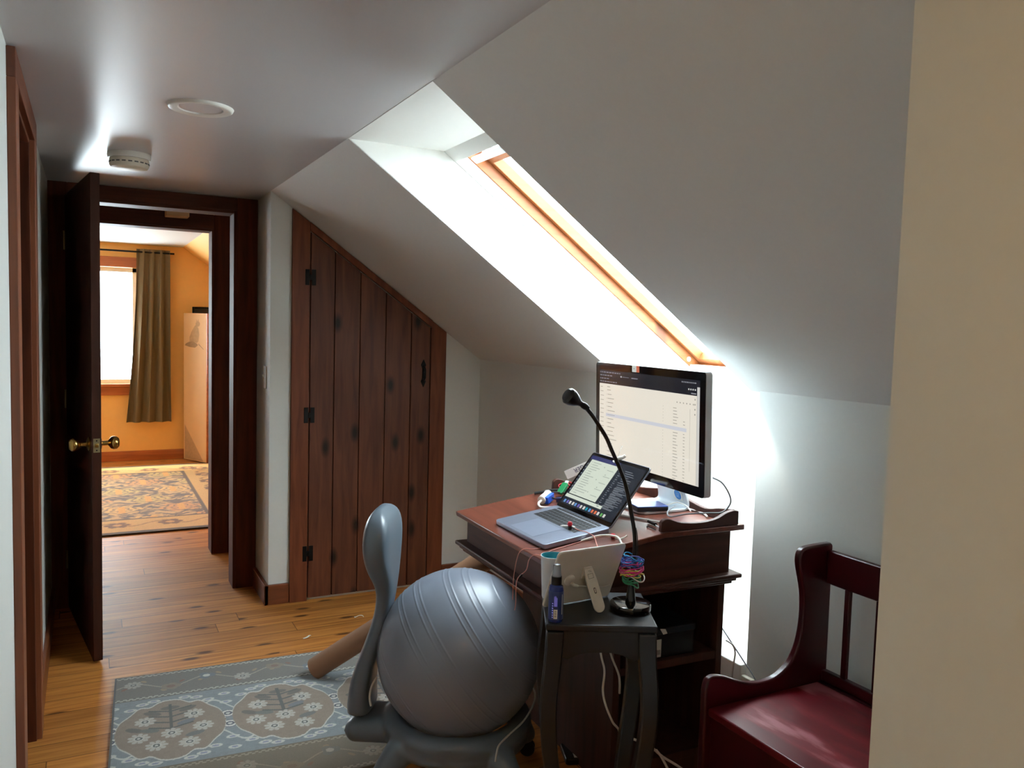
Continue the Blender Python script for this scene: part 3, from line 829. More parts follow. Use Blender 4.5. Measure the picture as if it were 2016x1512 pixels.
# ================================================================== DESK
DM = Matrix.Translation((1.186, 2.350, 0)) @ Matrix.Rotation(R(-1.45), 4, 'Z')
t = thing('writing_desk', 'old reddish brown slant-top writing desk under the skylight', 'desk', (1.55, 2.34, 0), R(-1.45))
HW = .3585
ds = lambda x: .78+.137*min(x, .414)       # top surface height
top = [(0, .78), (.414, ds(.414)), (.73, ds(.414)), (.73, ds(.414)-.018), (.414, ds(.414)-.018), (0.004, .762)]
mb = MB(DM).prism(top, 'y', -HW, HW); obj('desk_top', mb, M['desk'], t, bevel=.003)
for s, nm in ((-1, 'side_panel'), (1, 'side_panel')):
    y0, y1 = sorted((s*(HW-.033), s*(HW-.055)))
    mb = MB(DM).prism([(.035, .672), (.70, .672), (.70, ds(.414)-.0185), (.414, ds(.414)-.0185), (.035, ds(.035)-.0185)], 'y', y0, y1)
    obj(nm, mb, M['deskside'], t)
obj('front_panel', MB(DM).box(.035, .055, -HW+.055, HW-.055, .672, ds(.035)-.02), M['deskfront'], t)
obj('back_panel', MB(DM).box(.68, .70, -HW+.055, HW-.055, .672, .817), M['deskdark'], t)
# ogee ledge running round under the box
mb = MB(DM); zl = .672
for (o_, z0, z1) in ((0.0, zl-.014, zl), (.012, zl-.026, zl-.014), (.022, zl-.037, zl-.026)):
    mb.box(o_, .73-o_, -HW+o_, HW-o_, z0, z1)
obj('ledge_moulding', mb, M['deskside'], t, bevel=.004)
# low scalloped gallery
def gal(px): return [(x-.0, z) for x, z in px]
gp = smooth_path([(.400, .868, 0), (.410, .877, 0), (.43, .876, 0), (.475, .862, 0), (.55, .856, 0), (.615, .863, 0), (.655, .879, 0), (.685, .885, 0), (.705, .882, 0)], 4)
prof = [(.398, .8375)]+[(p.x, p.y) for p in gp]+[(.706, .8375)]
for s in (-1, 1):
    y0, y1 = sorted((s*(HW-.003), s*(HW-.02)))
    obj('gallery_rail', MB(DM).prism(prof, 'y', y0, y1), M['deskside'], t, bevel=.002)
gb = [(-.335, .8375), (-.335, .874)]+[(p.x, p.y) for p in smooth_path([(-.335, .884, 0), (-.27, .874, 0), (-.2, .86, 0), (-.1, .872, 0), (0, .888, 0), (.1, .872, 0), (.2, .86, 0), (.27, .874, 0), (.335, .884, 0)], 5)]+[(.335, .8375)]
obj('back_rail', MB(DM).prism(gb, 'x', .69, .706), M['deskside'], t, bevel=.002)
# open shelves beneath, facing the bench
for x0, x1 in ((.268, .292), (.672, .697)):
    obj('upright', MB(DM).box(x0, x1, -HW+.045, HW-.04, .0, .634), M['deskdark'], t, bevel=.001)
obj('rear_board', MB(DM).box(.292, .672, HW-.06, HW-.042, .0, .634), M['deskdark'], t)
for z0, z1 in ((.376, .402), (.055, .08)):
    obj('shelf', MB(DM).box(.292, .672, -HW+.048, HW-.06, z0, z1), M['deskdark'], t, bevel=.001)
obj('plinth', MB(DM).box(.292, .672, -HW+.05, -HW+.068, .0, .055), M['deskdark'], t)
desk_root = t

# black box on the shelf
t = thing('storage_box', 'black cardboard box with a white label on the desk shelf', 'box', (1.67, 2.17, .402))
BX = frame((1.56, 2.045, .4035), (1, -.03, 0), (.03, 1, 0), (0, 0, 1))
obj('box_body', MB(BX).box(0, .21, 0, .26, 0, .082), M['black'], t, bevel=.003)
obj('box_lid', MB(BX).box(-.003, .213, -.003, .263, .078, .10), M['hdd_side'], t, bevel=.003)
obj('paper_label', MB(BX).box(.046, .078, -.0015, -.0005, .006, .064), M['paper'], t)
mb = MB(BX)
for k in range(5): mb.box(.056+.004*k, .058+.004*k, -.0018, -.0014, .014, .03)
obj('print', mb, M['mark'], t, smooth=False)
mb = MB(BX).prism([(.068, .101), (.09, .097), (.098, .082), (.082, .08)], 'y', -.0048, -.004)
obj('paper_tab', mb, M['paper'], t)

# ================================================================== LAPTOP
o3 = (1.2268, 2.2774, .7867+.0165)
LM = Matrix.Translation(o3) @ Matrix.Rotation(R(-1.18), 4, 'Z') @ Matrix.Rotation(R(-7.8), 4, 'Y')
t = thing('laptop', 'open grey laptop on the sloping desk top', 'laptop', o3)
W, D = .3493, .2407
mb = MB(LM).rounded(0, D, -W/2, W/2, -.0150, 0, .012); obj('base', mb, M['space_grey'], t, bevel=.0015)
mb = MB(LM)
mb.rounded(.128, .232, -.137, .137, .0002, .0006, .002)
kb = obj('keyboard_well', mb, M['keygap'], t)
mb = MB(LM); rows_ = 6
for r in range(rows_):
    x1_ = .2305-r*.0172; hgt = .0142 if r else .0095
    xk1 = x1_ if r else .2305
    yk_ = -.1355; ws = [.0160]*14+[.024]
    if r == 4: ws = [.030]+[.0160]*10+[.037]
    if r == 3: ws = [.027]+[.0160]*11+[.030]
    if r == 2: ws = [.023]+[.0160]*13
    if r == 5: ws = [.016, .016, .016, .02, .085, .02, .016, .016, .016, .016]
    tot = sum(ws)+.0025*(len(ws)-1); f_ = .271/tot
    yy_ = .1355
    for w_ in ws:
        mb.box(xk1-hgt, xk1, yy_-w_*f_, yy_, .0006, .0015); yy_ -= (w_+.0025)*f_
obj('keyboard', mb, M['key'], t, smooth=False)
obj('trackpad', MB(LM).rounded(.012, .117, -.08, .08, .0001, .0005, .004), M['trackpad'], t)
la = R(43.25)
LL = LM @ frame((D-.002, 0, -.001), (math.cos(la), 0, math.sin(la)), (0, 1, 0), (-math.sin(la), 0, math.cos(la)))
mb = MB(LL).rounded(.0, .238, -W/2, W/2, -.0055, 0, .010); lid = obj('lid', mb, M['space_grey'], t, bevel=.001)
obj('screen_bezel', MB(LL).rounded(.003, .236, -W/2+.0015, W/2-.0015, .0001, .0006, .009), M['glass_black'], lid)
# what the laptop shows: x up the lid, y to the viewer's left
mb = MB(LL); Z_ = .0008
mats_l = ['lap_dark', 'lap_cream', 'lap_purple', 'lap_text', 'lap_code', 'ic_blue', 'ic_white', 'ic_teal', 'ic_orange', 'ic_green', 'ic_violet']
def rect(mi, x0, x1, y0, y1, dz_=0.0):
    mb.mi = mats_l.index(mi); a, b = sorted((y0, y1)); mb.poly([(x0, a, Z_+dz_), (x1, a, Z_+dz_), (x1, b, Z_+dz_), (x0, b, Z_+dz_)])
SX0, SX1, SY = .018, .225, .164
rect('lap_dark', SX0, SX1, -SY, SY)
rect('lap_purple', SX1-.016, SX1, SY, -.02, .0001)
rect('lap_cream', .062, SX1-.016, SY-.014, -.022, .0001)
rect('lap_cream', .046, .0585, SY-.004, -.072, .0001)
for k in range(15):
    x = .198-.0092*k; rect('lap_text', x, x+.0022, SY-.034, SY-.034-(.02+.05*hsh(k, 3)), .0002)
    rect('lap_text', x, x+.0026, SY-.024, SY-.028, .0002)
for k in range(5):
    x = .19-.026*k; rect('lap_text', x, x+.004, .055-.03*(k % 2), .050-.03*(k % 2), .0002)
    rect('lap_text', x-.006, x-.004, .03, -.01, .0002)
for k in range(20):
    x = .2-.0078*k
    rect('lap_code', x, x+.0028, -.04, -.047-.006*(k % 2), .0002)
    rect('lap_code', x, x+.0022, -.066-.004*(k % 3), -.066-.004*(k % 3)-.03-.045*hsh(k, 9), .0002)
    if k > 8: rect('lap_code', x+.0035, x+.0052, -.07, -.12-.03*hsh(k, 4), .0002)
cols = ['ic_blue', 'ic_violet', 'ic_white', 'ic_white', 'ic_blue', 'ic_violet', 'ic_white', 'ic_white', 'ic_teal', 'ic_blue', 'ic_orange', 'ic_orange', 'ic_white', 'ic_green', 'ic_white']
yy_ = SY-.016
for k, c_ in enumerate(cols):
    rect(c_, .024, .036, yy_, yy_-.0115, .0002); yy_ -= .0165 if k % 2 else .0195
for k in range(9): rect('lap_code', .075+.014*k, .079+.014*k, SY-.002, SY-.011, .0002)
obj('display', mb, [M[k] for k in mats_l], lid, smooth=False)
# hinge bar
obj('hinge', MB(LM).tube([(D-.004, -.12, -.004), (D-.004, .12, -.004)], .0045, 10), M['black'], t)
# white clip on the top edge of the laptop lid
CT = LL @ Matrix.Translation((.236, .005, 0))
t = thing('lid_clip', 'tiny white clip perched on the top edge of the laptop screen', 'clip', tuple(CT.translation))
mb = MB(CT); mb.tube(smooth_path([(-.014, .012, .004), (-.004, .008, .006), (.004, .0, .004), (.012, -.008, .0), (.022, -.012, -.002)], 5), [.0045]*5+[.0055]*5+[.007]*5+[.006]*5+[.004], 10)
obj('clip_body', mb, M['plastic_white'], t)
mb = MB(CT); mb.tube([(-.014, .012, .004), (-.018, .008, .006), (-.014, .018, .006)], .003, 8); mb.tube(smooth_path([(.0, .004, .004), (.02, .008, .012), (.045, .016, .012)], 5), .0008, 6)
mb.lathe([(0, -.003), (.003, 0), (0, .003)], 10, Matrix.Translation((.045, .016, .012)))
obj('clip_wire', mb, M['plastic_white'], t)

# ================================================================== MONITOR
o4 = (1.7236, 2.2779, .9388)
MM = Matrix.Translation(o4) @ Matrix.Rotation(R(-2.1), 4, 'Z') @ Matrix.Rotation(R(-2.0), 4, 'Y')
t = thing('monitor', 'large silver monitor with black bezel showing a pale list', 'monitor', (1.76, 2.30, .8375))
MW, MH = .650, .400
YZ = lambda: None
def plate(mb, x0, x1, y0, y1, z0, z1, r):
    pts = []
    for cy, cz, a0 in ((y1-r, z1-r, 0), (y0+r, z1-r, 90), (y0+r, z0+r, 180), (y1-r, z0+r, 270)):
        for i in range(6):
            a = R(a0+90*i/5); pts.append((cy+r*math.cos(a), cz+r*math.sin(a)))
    mb.prism(pts, 'x', x0, x1); return mb
obj('shell', plate(MB(MM), .0015, .027, -MW/2, MW/2, 0, MH, .012), M['alu'], t, bevel=.002)
obj('front_glass', plate(MB(MM), -.0015, .0015, -MW/2+.001, MW/2-.001, .001, MH-.001, .011), M['glass_black'], t)
mb = MB(MM); mats_m = ['scr_dark', 'scr_cream', 'scr_side', 'scr_band', 'scr_text', 'scr_dim', 'ic_white', 'ic_orange', 'ic_green']
def mr(mi, y0, y1, z0, z1, d=0.0):
    """panel rectangle; y counted from the viewer's left edge, z from the bottom"""
    mb.mi = mats_m.index(mi); x = -.0018-d; a, b = MW/2-y0, MW/2-y1
    mb.poly([(x, a, z0), (x, b, z0), (x, b, z1), (x, a, z1)])
A0, A1, B0, B1 = .026, .624, .034, .372
mr('scr_dark', A0, A1, B0, B1)
TB = B1-.05
mr('scr_cream', A0, A1-.014, B0, TB, .0001)
mr('scr_side', A1-.0135, A1, B0, B1-.022, .0001)
mr('scr_band', .072, A1-.065, .20, .212, .0002)
for k, (yy, n_) in enumerate(((.03, 9), (.03, 5), (.03, 4), (.03, 8))):
    z = B1-.006-.0115*k; y = yy
    for i in range(n_):
        w_ = .006+.012*hsh(i, k); mr('scr_dim', y, y+w_, z-.0035, z, .0002); y += w_+.004
mr('ic_white', .17, .178, B1-.021, B1-.016, .0003); mr('scr_dim', .18, .225, B1-.0195, B1-.0178, .0003); mr('scr_dim', .24, .28, B1-.021, B1-.0175, .0003)
y = .53
for i in range(9):
    w_ = .004+.006*hsh(i, 5); mr('scr_dim', y, y+w_, B1-.012, B1-.008, .0002); y += w_+.0025
for i in range(4): mr('ic_white', .565+.011*i, .571+.011*i, B1-.034, B1-.029, .0002)
mr('scr_dim', .58, .606, B1-.046, B1-.042, .0002)
for k in range(12): mr('scr_text', .034, .034+.014+.012*hsh(k, 2), TB-.012-.0165*k-.002, TB-.012-.0165*k, .0002)
for k in range(17):
    z = TB-.038-.0152*k; mr('scr_text', .076, .0785, z-.0022, z, .0002)
    mr('scr_text', .083, .083+.02+.03*hsh(k, 7)+(.035 if k in (11, 15, 16) else 0), z-.0022, z, .0002)
mr('scr_text', .08, .1, TB-.012, TB-.0095, .0002); mr('scr_text', .08, .105, TB-.024, TB-.0215, .0002)
for k in range(24):
    z = TB-.048-.0102*k
    if .198 < z < .214: continue
    mr('scr_text', .43, .433, z-.0015, z, .0002)
    mr('scr_text', .487, .487+.016+.012*hsh(k, 11), z-.002, z, .0002)
    if k % 1 == 0 and k > 3: mr('scr_text', .541, .541+.007+.004*hsh(k, 12), z-.002, z, .0002)
for k in range(6): mr('scr_text', .505+.017*k, .510+.017*k, TB-.031, TB-.027, .0002)
for k, z in enumerate((TB-.01, TB-.026, TB-.042, TB-.058)): mr('scr_text', .598, .603, z-.005, z, .0002)
mr('scr_text', .5755, .5765, .075, TB-.045, .0002)
obj('display', mb, [M[k] for k in mats_m], t, smooth=False)
mb = plate(MB(MM), -.0022, -.0012, .046, .072, MH-.03, MH+.0005, .002); mb.mi = 1
mb2 = MB(MM); mb2.mi = 0
q0_, q1_ = MW/2-.245, MW/2-.272
plate(mb2, -.0024, -.0016, q1_, q0_, MH-.024, MH-.0005, .001); mb2.mi = 1
plate(mb2, -.0024, -.0016, q1_-.017, q1_, MH-.024, MH-.0005, .001); mb2.mi = 2
mb2.poly([(-.0026, q0_-.010, MH-.010), (-.0026, q0_-.014, MH-.010), (-.0026, q0_-.014, MH-.014), (-.0026, q0_-.010, MH-.014)])
mb.bm.free()
obj('camera_sticker', mb2, [M['paper'], M['sticker_orange'], M['mark']], t)
# stand: bent plate and foot
SM = Matrix.Translation((1.76, 2.296, .8375)) @ Matrix.Rotation(R(-2.1), 4, 'Z')
pts = []
foot = MB(SM); fw_ = .0975
ring = []
for cx, cy, a0 in ((.085, fw_-.004, 0), (-.095+.03, fw_-.03, 90), (-.095+.03, -fw_+.03, 180), (.085, -fw_+.004, 270)):
    r_ = .004 if cx > 0 else .03
    for i in range(6):
        a = R(a0+90*i/5); ring.append((cx+r_*math.cos(a), cy+r_*math.sin(a)))
foot.prism(ring, 'z', .0005, .0085)
obj('foot', foot, M['alu_light'], t, bevel=.001)
neck = [(.088, .0045), (.100, .008), (.106, .018), (.104, .035), (.096, .06), (.075, .11), (.05, .17), (.026, .22), (.016, .24)]
np_ = smooth_path([(x, 0, z) for x, z in neck], 5); mb = MB(SM); rings = []
for i, p in enumerate(np_):
    tg = (np_[min(i+1, len(np_)-1)]-np_[max(i-1, 0)]).normalized(); nn_ = Vector((tg.z, 0, -tg.x))*.004
    w_ = fw_-.004-.02*min(1, i/len(np_))
    rings.append([tuple(p+nn_+Vector((0, -w_, 0))), tuple(p+nn_+Vector((0, w_, 0))), tuple(p-nn_+Vector((0, w_, 0))), tuple(p-nn_+Vector((0, -w_, 0)))])
mb.loft(rings); nk = obj('stand', mb, M['alu_light'], t, bevel=.001, angle=60)
# blue round sticker on the stand
SP = SM @ Matrix.Translation((.0925, -.048, .053)) @ Matrix.Rotation(R(-72), 4, 'Y')
# find outward side: toward -X
SP = SM @ frame((.0945, -.040, .047), (0, -1, 0), (-.33, 0, .944), (-.944, 0, -.33))
obj('sticker_backing', MB(SP).rounded(-.024, .024, -.024, .024, .0, .0006, .01), M['paper'], nk)
mb = MB(SP).lathe([(0, .0007), (.019, .0007), (.019, .0011), (0, .0012)], 28)
mb.mi = 1
for k in range(3): mb.box(-.010+.001*k, .010-.002*k, .004-.006*k, .006-.006*k, .0012, .0014)
obj('sticker', mb, [M['sticker_blue'], M['ic_blue']], nk)
# monitor lead looping back over the desk edge
mb = MB().tube(smooth_path([(1.762, 1.975, 1.0), (1.785, 1.955, .985), (1.815, 1.952, .945), (1.822, 1.955, .915), (1.80, 1.965, .888), (1.76, 1.985, .884), (1.72, 2.04, .872), (1.70, 2.1, .852), (1.745, 2.17, .851), (1.80, 2.20, .858)], 8), .0024, 8)
tag(obj('monitor_cable', mb, M['cable_grey']), 'thin grey cable looping out from the side of the big monitor', 'cable')
# portable drive on the foot
H0 = Matrix.Translation((1.715, 2.240, .8465)) @ Matrix.Rotation(R(-12), 4, 'Z')
t = thing('portable_drive', 'blue-black portable hard drive lying on the monitor foot', 'hard drive', (1.715, 2.24, .846))
obj('drive_case', MB(H0).rounded(-.058, .058, -.042, .042, 0, .014, .006), M['hdd_side'], t, bevel=.0015)
obj('drive_lid', MB(H0).rounded(-.0575, .0575, -.0415, .0415, .014, .0175, .006), M['hdd'], t, bevel=.0012)
mb = MB().tube(smooth_path([(1.772, 2.228, .854), (1.80, 2.222, .862), (1.83, 2.222, .864), (1.85, 2.20, .855), (1.845, 2.17, .8425)], 7), .0022, 8)
tag(obj('drive_cable', mb, M['cable_white']), 'short white cable plugged into the portable drive', 'cable')
mb = MB().tube(smooth_path([(1.545, 2.31, .8315), (1.575, 2.25, .8375), (1.60, 2.19, .8405), (1.625, 2.13, .8412), (1.66, 2.075, .8412), (1.74, 2.03, .8412), (1.80, 2.03, .8412)], 8), .0035, 8)
tag(obj('desk_cable', mb, M['cable_white']), 'thick white cable lying across the desk top below the monitor', 'cable')
mb = MB().tube(smooth_path([(1.845, 2.085, .8415), (1.865, 2.12, .8412), (1.875, 2.17, .8415), (1.868, 2.22, .845), (1.868, 2.25, .89), (1.872, 2.30, .892)], 8), .0034, 8)
tag(obj('power_cable', mb, M['cable_white']), 'white power cable leaving over the back rail of the desk', 'cable')

# small black tools by the gallery
t = thing('hex_key', 'thin black bent key lying on the desk beside the laptop', 'hex key', (1.578, 2.06, .835))
mb = MB(DM).tube([(.398, -.279, .8372), (.402, -.272, .838), (.405, -.300, .8382), (.40, -.322, .838)], .0016, 6)
mb.tube([(.398, -.279, .8372), (.415, -.262, .839)], .0022, 6)
obj('key_shaft', mb, M['black'], t)
t = thing('tiny_screwdriver', 'stubby black screwdriver lying by the scalloped rail', 'screwdriver', (1.605, 2.07, .839))
SDm = frame((1.607, 2.098, .8445), Vector((-.004, -.044, -.0003)), (1, -.09, 0), (0, 0, 1))
obj('handle', MB().tube([(1.612, 2.10, .8438), (1.606, 2.055, .8436)], .0055, 10), M['black'], t)
obj('blade', MB().tube([(1.606, 2.055, .8425), (1.602, 2.028, .8405)], .0014, 6), M['alu'], t)

# ------------------------------------------------ clutter at the far side of the desk
da = lambda x: ds(x-1.186)
t = thing('power_adapter', 'white plug adapter with a blue face on the desk behind the laptop', 'adapter', (1.475, 2.555, da(1.475)))
AD = frame((1.482, 2.552, da(1.482)+.0165), Vector((.10, .06, .02)), Vector((-.06, .10, 0)), Vector((-.02, 0, 1)))
AD = Matrix.Translation((1.482, 2.552, da(1.482)+.0205)) @ Matrix.Rotation(R(35), 4, 'Z') @ Matrix.Rotation(R(-10), 4, 'Y')
obj('plug_body', MB(AD).tube([(-.032, 0, 0), (-.03, 0, 0), (.02, 0, 0), (.03, 0, .004), (.034, 0, .004)], [.010, .0155, .0165, .0165, .013], 16), M['plastic_white'], t)
obj('blue_face', MB(AD).box(-.024, .03, -.0245, -.010, -.015, .011), M['blue'], t, bevel=.002)
mb = MB().tube(smooth_path([(1.457, 2.534, da(1.457)+.018), (1.435, 2.515, da(1.435)+.016), (1.432, 2.495, da(1.432)+.008), (1.45, 2.478, da(1.45)+.005), (1.47, 2.465, da(1.47)+.005)], 7), .0045, 8)
obj('cable', mb, M['cable_white'], t)
mb = MB().tube(smooth_path([(1.505, 2.672, da(1.505)+.0075), (1.53, 2.66, da(1.53)+.0085), (1.575, 2.635, .845), (1.62, 2.60, .846), (1.65, 2.54, .845)], 7), [.0058]*10+[.0068]*19, 8)
tag(obj('black_cable', mb, M['cable_black']), 'thick black cable end on the desk behind the white adapter', 'cable')
t = thing('green_charger', 'small green plastic piece beside the laptop screen edge', 'charger', (1.60, 2.585, .84))
GM = Matrix.Translation((1.578, 2.588, .858)) @ Matrix.Rotation(R(25), 4, 'Z') @ Matrix.Rotation(R(-40), 4, 'Y')
obj('green_shell', MB(GM).rounded(-.022, .03, -.013, .013, -.006, .006, .006), M['green'], t, bevel=.002)
obj('plug_tip', MB(GM).box(.03, .042, -.006, .006, -.003, .003), M['alu'], t)
mb = MB()
for k in range(3):
    c0 = Vector((1.640+.012*k, 2.640-.006*k, .846+.003*k)); sc_ = .55
    mb.tube(smooth_path([c0+sc_*Vector((-.045, .03, -.002)), c0+sc_*Vector((-.055, .052, .018)), c0+sc_*Vector((-.02, .05, .03)), c0+sc_*Vector((.0, .01, .006)), c0+sc_*Vector((.05, -.03, -.002)), c0+sc_*Vector((.0, .02, -.002))], 6, True), .0018, 6, closed=True)
tag(obj('red_cord', mb, M['redcord']), 'loose tangle of thin red cord by the desk gallery', 'cord')
t = thing('navy_connector', 'dark navy connector on the desk between white adapter and laptop', 'connector', (1.53, 2.535, da(1.53)))
NV = Matrix.Translation((1.535, 2.515, da(1.535)+.0095)) @ Matrix.Rotation(R(-40), 4, 'Z') @ Matrix.Rotation(R(-8), 4, 'Y')
obj('connector_body', MB(NV).rounded(-.022, .022, -.011, .011, -.008, .008, .003), M['navy'], t, bevel=.002)
obj('connector_tip', MB(NV).box(.022, .034, -.007, .007, -.004, .004), M['alu'], t)
mb = MB().tube(smooth_path([(1.52, 2.53, da(1.52)+.01), (1.50, 2.55, da(1.5)+.022), (1.53, 2.585, .85), (1.57, 2.575, .848), (1.58, 2.54, .846)], 7), .003, 8)
obj('lead', mb, M['cable_black'], t)
# long white printed strip leaning across the rear corner
t = thing('printed_strip', 'white strip with blue lettering leaning behind the laptop', 'strip', (1.72, 2.72, .88))
a0, b0 = Vector((1.668, 2.682, .882)), Vector((1.79, 2.60, .955))
xd = (b0-a0).normalized(); nz_ = Vector((-.82, -.57, .0)); yd = (Vector((0, 0, 1))-xd*xd.z).normalized(); zd = xd.cross(yd)
PS = frame(a0, xd, yd, zd)
mb = MB(PS).box(-.012, .165, -.004, .030, -.002, .0); obj('strip_board', mb, M['paper'], t, bevel=.0006)
tm = text_mb('RANGER', .024, PS @ Matrix.Translation((.118, .0235, .0006)) @ Matrix.Rotation(math.pi, 4, 'Z'))
obj('lettering', tm, M['navy'], t, smooth=False)
# ================================================================== STOOL AND WHAT STANDS ON IT
SA = R(-27.4)
ST = Matrix.Translation((1.217, 1.799, 0)) @ Matrix.Rotation(SA, 4, 'Z')
t = thing('plant_stand', 'tall black square stand with bowed legs beside the desk', 'stand', (1.217, 1.799, 0), SA)
h = .143
obj('stand_top', MB(ST).box(-h, h, -h+.006, h-.012, .692, .71), M['stool'], t, bevel=.004)
def leg_path(sx, sy):
    P = [(.118, .69), (.121, .62), (.128, .54), (.130, .47), (.122, .37), (.108, .27), (.100, .17), (.106, .07), (.118, .0)]
    return smooth_path([(sx*p, sy*p, z) for p, z in P], 4)
for sx in (-1, 1):
    for sy in (-1, 1):
        mb = MB(ST); pth = leg_path(sx, sy); rings = []
        for p in pth:
            hw = .0225-.004*abs((.69-p.z)/.69)
            rings.append([(p.x-hw, p.y-hw, p.z), (p.x+hw, p.y-hw, p.z), (p.x+hw, p.y+hw, p.z), (p.x-hw, p.y+hw, p.z)])
        mb.loft(rings); obj('leg', mb, M['stool'], t, bevel=.004, angle=50)
def arch(): return [(-.10, .692), (-.10, .618), (-.085, .612), (-.06, .626), (-.03, .633), (.03, .633), (.06, .626), (.085, .612), (.10, .618), (.10, .692)]
for k in range(4):
    Q = ST @ Matrix.Rotation(k*math.pi/2, 4, 'Z')
    obj('apron', MB(Q).prism(arch(), 'y', -.124, -.108), M['stool'], t, bevel=.002)
obj('lower_shelf', MB(ST).box(-.098, .098, -.098, .098, .145, .162), M['stool'], t, bevel=.003)

# tablet with its kick stand (back towards the viewer)
phi, lean = R(3.17), R(23.35)
b_ = Vector((math.cos(phi), math.sin(phi), 0)); n_ = Vector((-math.sin(phi), math.cos(phi), 0))
upv = -n_*math.sin(lean)+Vector((0, 0, math.cos(lean)))
TB_ = frame((1.074, 1.845, .7125), b_, upv, b_.cross(upv))       # z axis points to the viewer's side (back of the device)
t = thing('tablet', 'white tablet on a kick stand with its back turned, on the black stand', 'tablet', (1.185, 1.85, .71))
TW, TH = .223, .183
obj('shell', MB(TB_).rounded(0, TW, 0, TH, -.007, .0, .012), M['white_tab'], t, bevel=.003)
obj('front_glass', MB(TB_).rounded(.003, TW-.003, .003, TH-.003, -.0078, -.0068, .010), M['glass_black'], t)
mt = TB_ @ Vector((.110, .118, .004)); ft = Vector((1.2, 1.752, .7135))
kx = Vector((1, .04, 0)); kd = (ft-mt); kl = kd.length; kd.normalize(); kx = (kx-kd*kx.dot(kd)).normalized()
KM = frame(mt, kx, kd, kx.cross(kd))
pts = [(-.014, -.004)]+[(.014, -.004)]+[(.0165+.0*i, kl-.018) for i in (0,)]
arcp = [(.017*math.cos(R(a)), kl-.017+.017*math.sin(R(a))) for a in range(0, 181, 15)]
kp = [(-.0135, 0), (.0135, 0), (.017, .03)]+arcp+[(-.017, .03)]
ks = obj('kick_stand', MB(KM).prism(kp, 'z', -.003, .003), M['white_tab'], t, bevel=.0015)
mb = MB(KM)
zf = -.0034 if (KM.to_3x3() @ Vector((0, 0, 1))).y > 0 else .0034
ring = [(.0045*math.cos(R(a)), .0035*math.sin(R(a))) for a in range(0, 360, 20)]
oval = [(x*.8, (.055 if y < 0 else .064)+y) for x, y in ring]
mb.prism([(x, y) for x, y in oval], 'z', min(zf, zf*.9), max(zf, zf*.9))
obj('oval_slot', mb, M['mark'], ks, smooth=False)
mb = MB(KM); mb.mi = 0
mb.prism([(x*.55, (.0565 if y < .0595 else .0625)+(y-.0595)*.3) for x, y in oval], 'z', min(zf*1.03, zf), max(zf*1.03, zf))
obj('slot_core', mb, M['white_tab'], ks, smooth=False)
mb = MB(KM)
for k, (x0, x1, y0, y1) in enumerate(((-.009, .008, .014, .0148), (-.009, .008, .026, .0268), (-.009, -.0082, .014, .026), (.0072, .008, .014, .026), (-.004, .006, .006, .0068), (-.001, .007, .009, .0098))):
    mb.box(x0, x1, y0, y1, min(zf, zf*.95), max(zf, zf*.95))
obj('embossed_marks', mb, M['mark'], ks, smooth=False)
obj('stand_hinge', MB(TB_).box(.098, .124, .085, .122, -.0005, .005), M['white_tab'], t, bevel=.0015)
mb = MB(TB_).lathe([(.0, 0), (.0165, 0), (.0165, .003), (.012, .006), (0, .0065)], 24, Matrix.Translation((.062, .085, 0)))
mb.tube([(.066, .080, .008), (.072, .074, .0105), (.084, .069, .0105), (.09, .067, .0095)], [.0045, .0052, .0045, .003], 10)
obj('charging_plug', mb, M['white_tab'], t)
mb = MB(TB_).tube(smooth_path([(.09, .067, .0095), (.115, .06, .008), (.15, .05, .006), (.185, .045, .006), (.205, .05, .008)], 6), .0014, 6)
wire = obj('charging_wire', mb, M['cable_white'], t)
t = thing('cable_tip', 'white cable plug standing up at the rear edge of the black stand', 'plug', (1.30, 1.89, .7105))
mb = MB().tube([(1.30, 1.875, .7115), (1.30, 1.874, .722), (1.299, 1.872, .734)], .0022, 8)
mb.tube([(1.286, 1.855, .7285), (1.293, 1.864, .731), (1.3, 1.873, .7345)], .0032, 8)
obj('plug_body', mb, M['cable_white'], t)
obj('dark_foot', MB().tube([(1.30, 1.875, .7105), (1.30, 1.8745, .7165)], .0042, 10), M['black'], t)

# cup
t = thing('plastic_cup', 'white cup with a teal inside standing behind the white tablet', 'cup', (1.146, 1.914, .71))
CF = Matrix.Translation((1.146, 1.914, .7105))
obj('cup_wall', MB(CF).lathe([(0, 0), (.028, 0), (.030, .004), (.0355, .118), (.0362, .120), (.0345, .120), (.0335, .117), (.029, .008), (0, .008)], 36), M['cup_white'], t)
obj('cup_lining', MB(CF).lathe([(0, .0085), (.0285, .0085), (.0332, .116), (.0345, .1203), (.0338, .1205), (.0325, .116), (.0278, .0095), (0, .0095)], 36), M['teal'], t)

# spray bottle
t = thing('spray_bottle', 'small blue spray bottle with a silver cap at the corner of the black stand', 'bottle', (1.060, 1.752, .71))
BF = Matrix.Translation((1.060, 1.752, .7105))
obj('bottle_body', MB(BF).lathe([(0, 0), (.016, 0), (.0185, .002), (.019, .006), (.019, .086), (.0175, .093), (.0125, .097), (0, .097)], 30), M['spray_blue'], t)
obj('collar', MB(BF).lathe([(0, .097), (.0135, .097), (.0135, .118), (0, .118)], 28), M['black'], t)
obj('cap', MB(BF).lathe([(0, .1185), (.0118, .1185), (.0118, .122), (.0095, .146), (.0085, .149), (0, .150)], 28), M['clear_cap'], t)
view = math.atan2(-1.752, -1.06)
mb = MB(BF); seg = 14; a0, a1 = view-1.5, view+1.75
vs = [[mb.v((.0193*math.cos(a0+(a1-a0)*i/seg), .0193*math.sin(a0+(a1-a0)*i/seg), z)) for i in range(seg+1)] for z in (.008, .082)]
for i in range(seg): mb.face([vs[0][i], vs[0][i+1], vs[1][i+1], vs[1][i]])
lb = obj('label', mb, M['spray_label'], t)
mb = MB(BF)
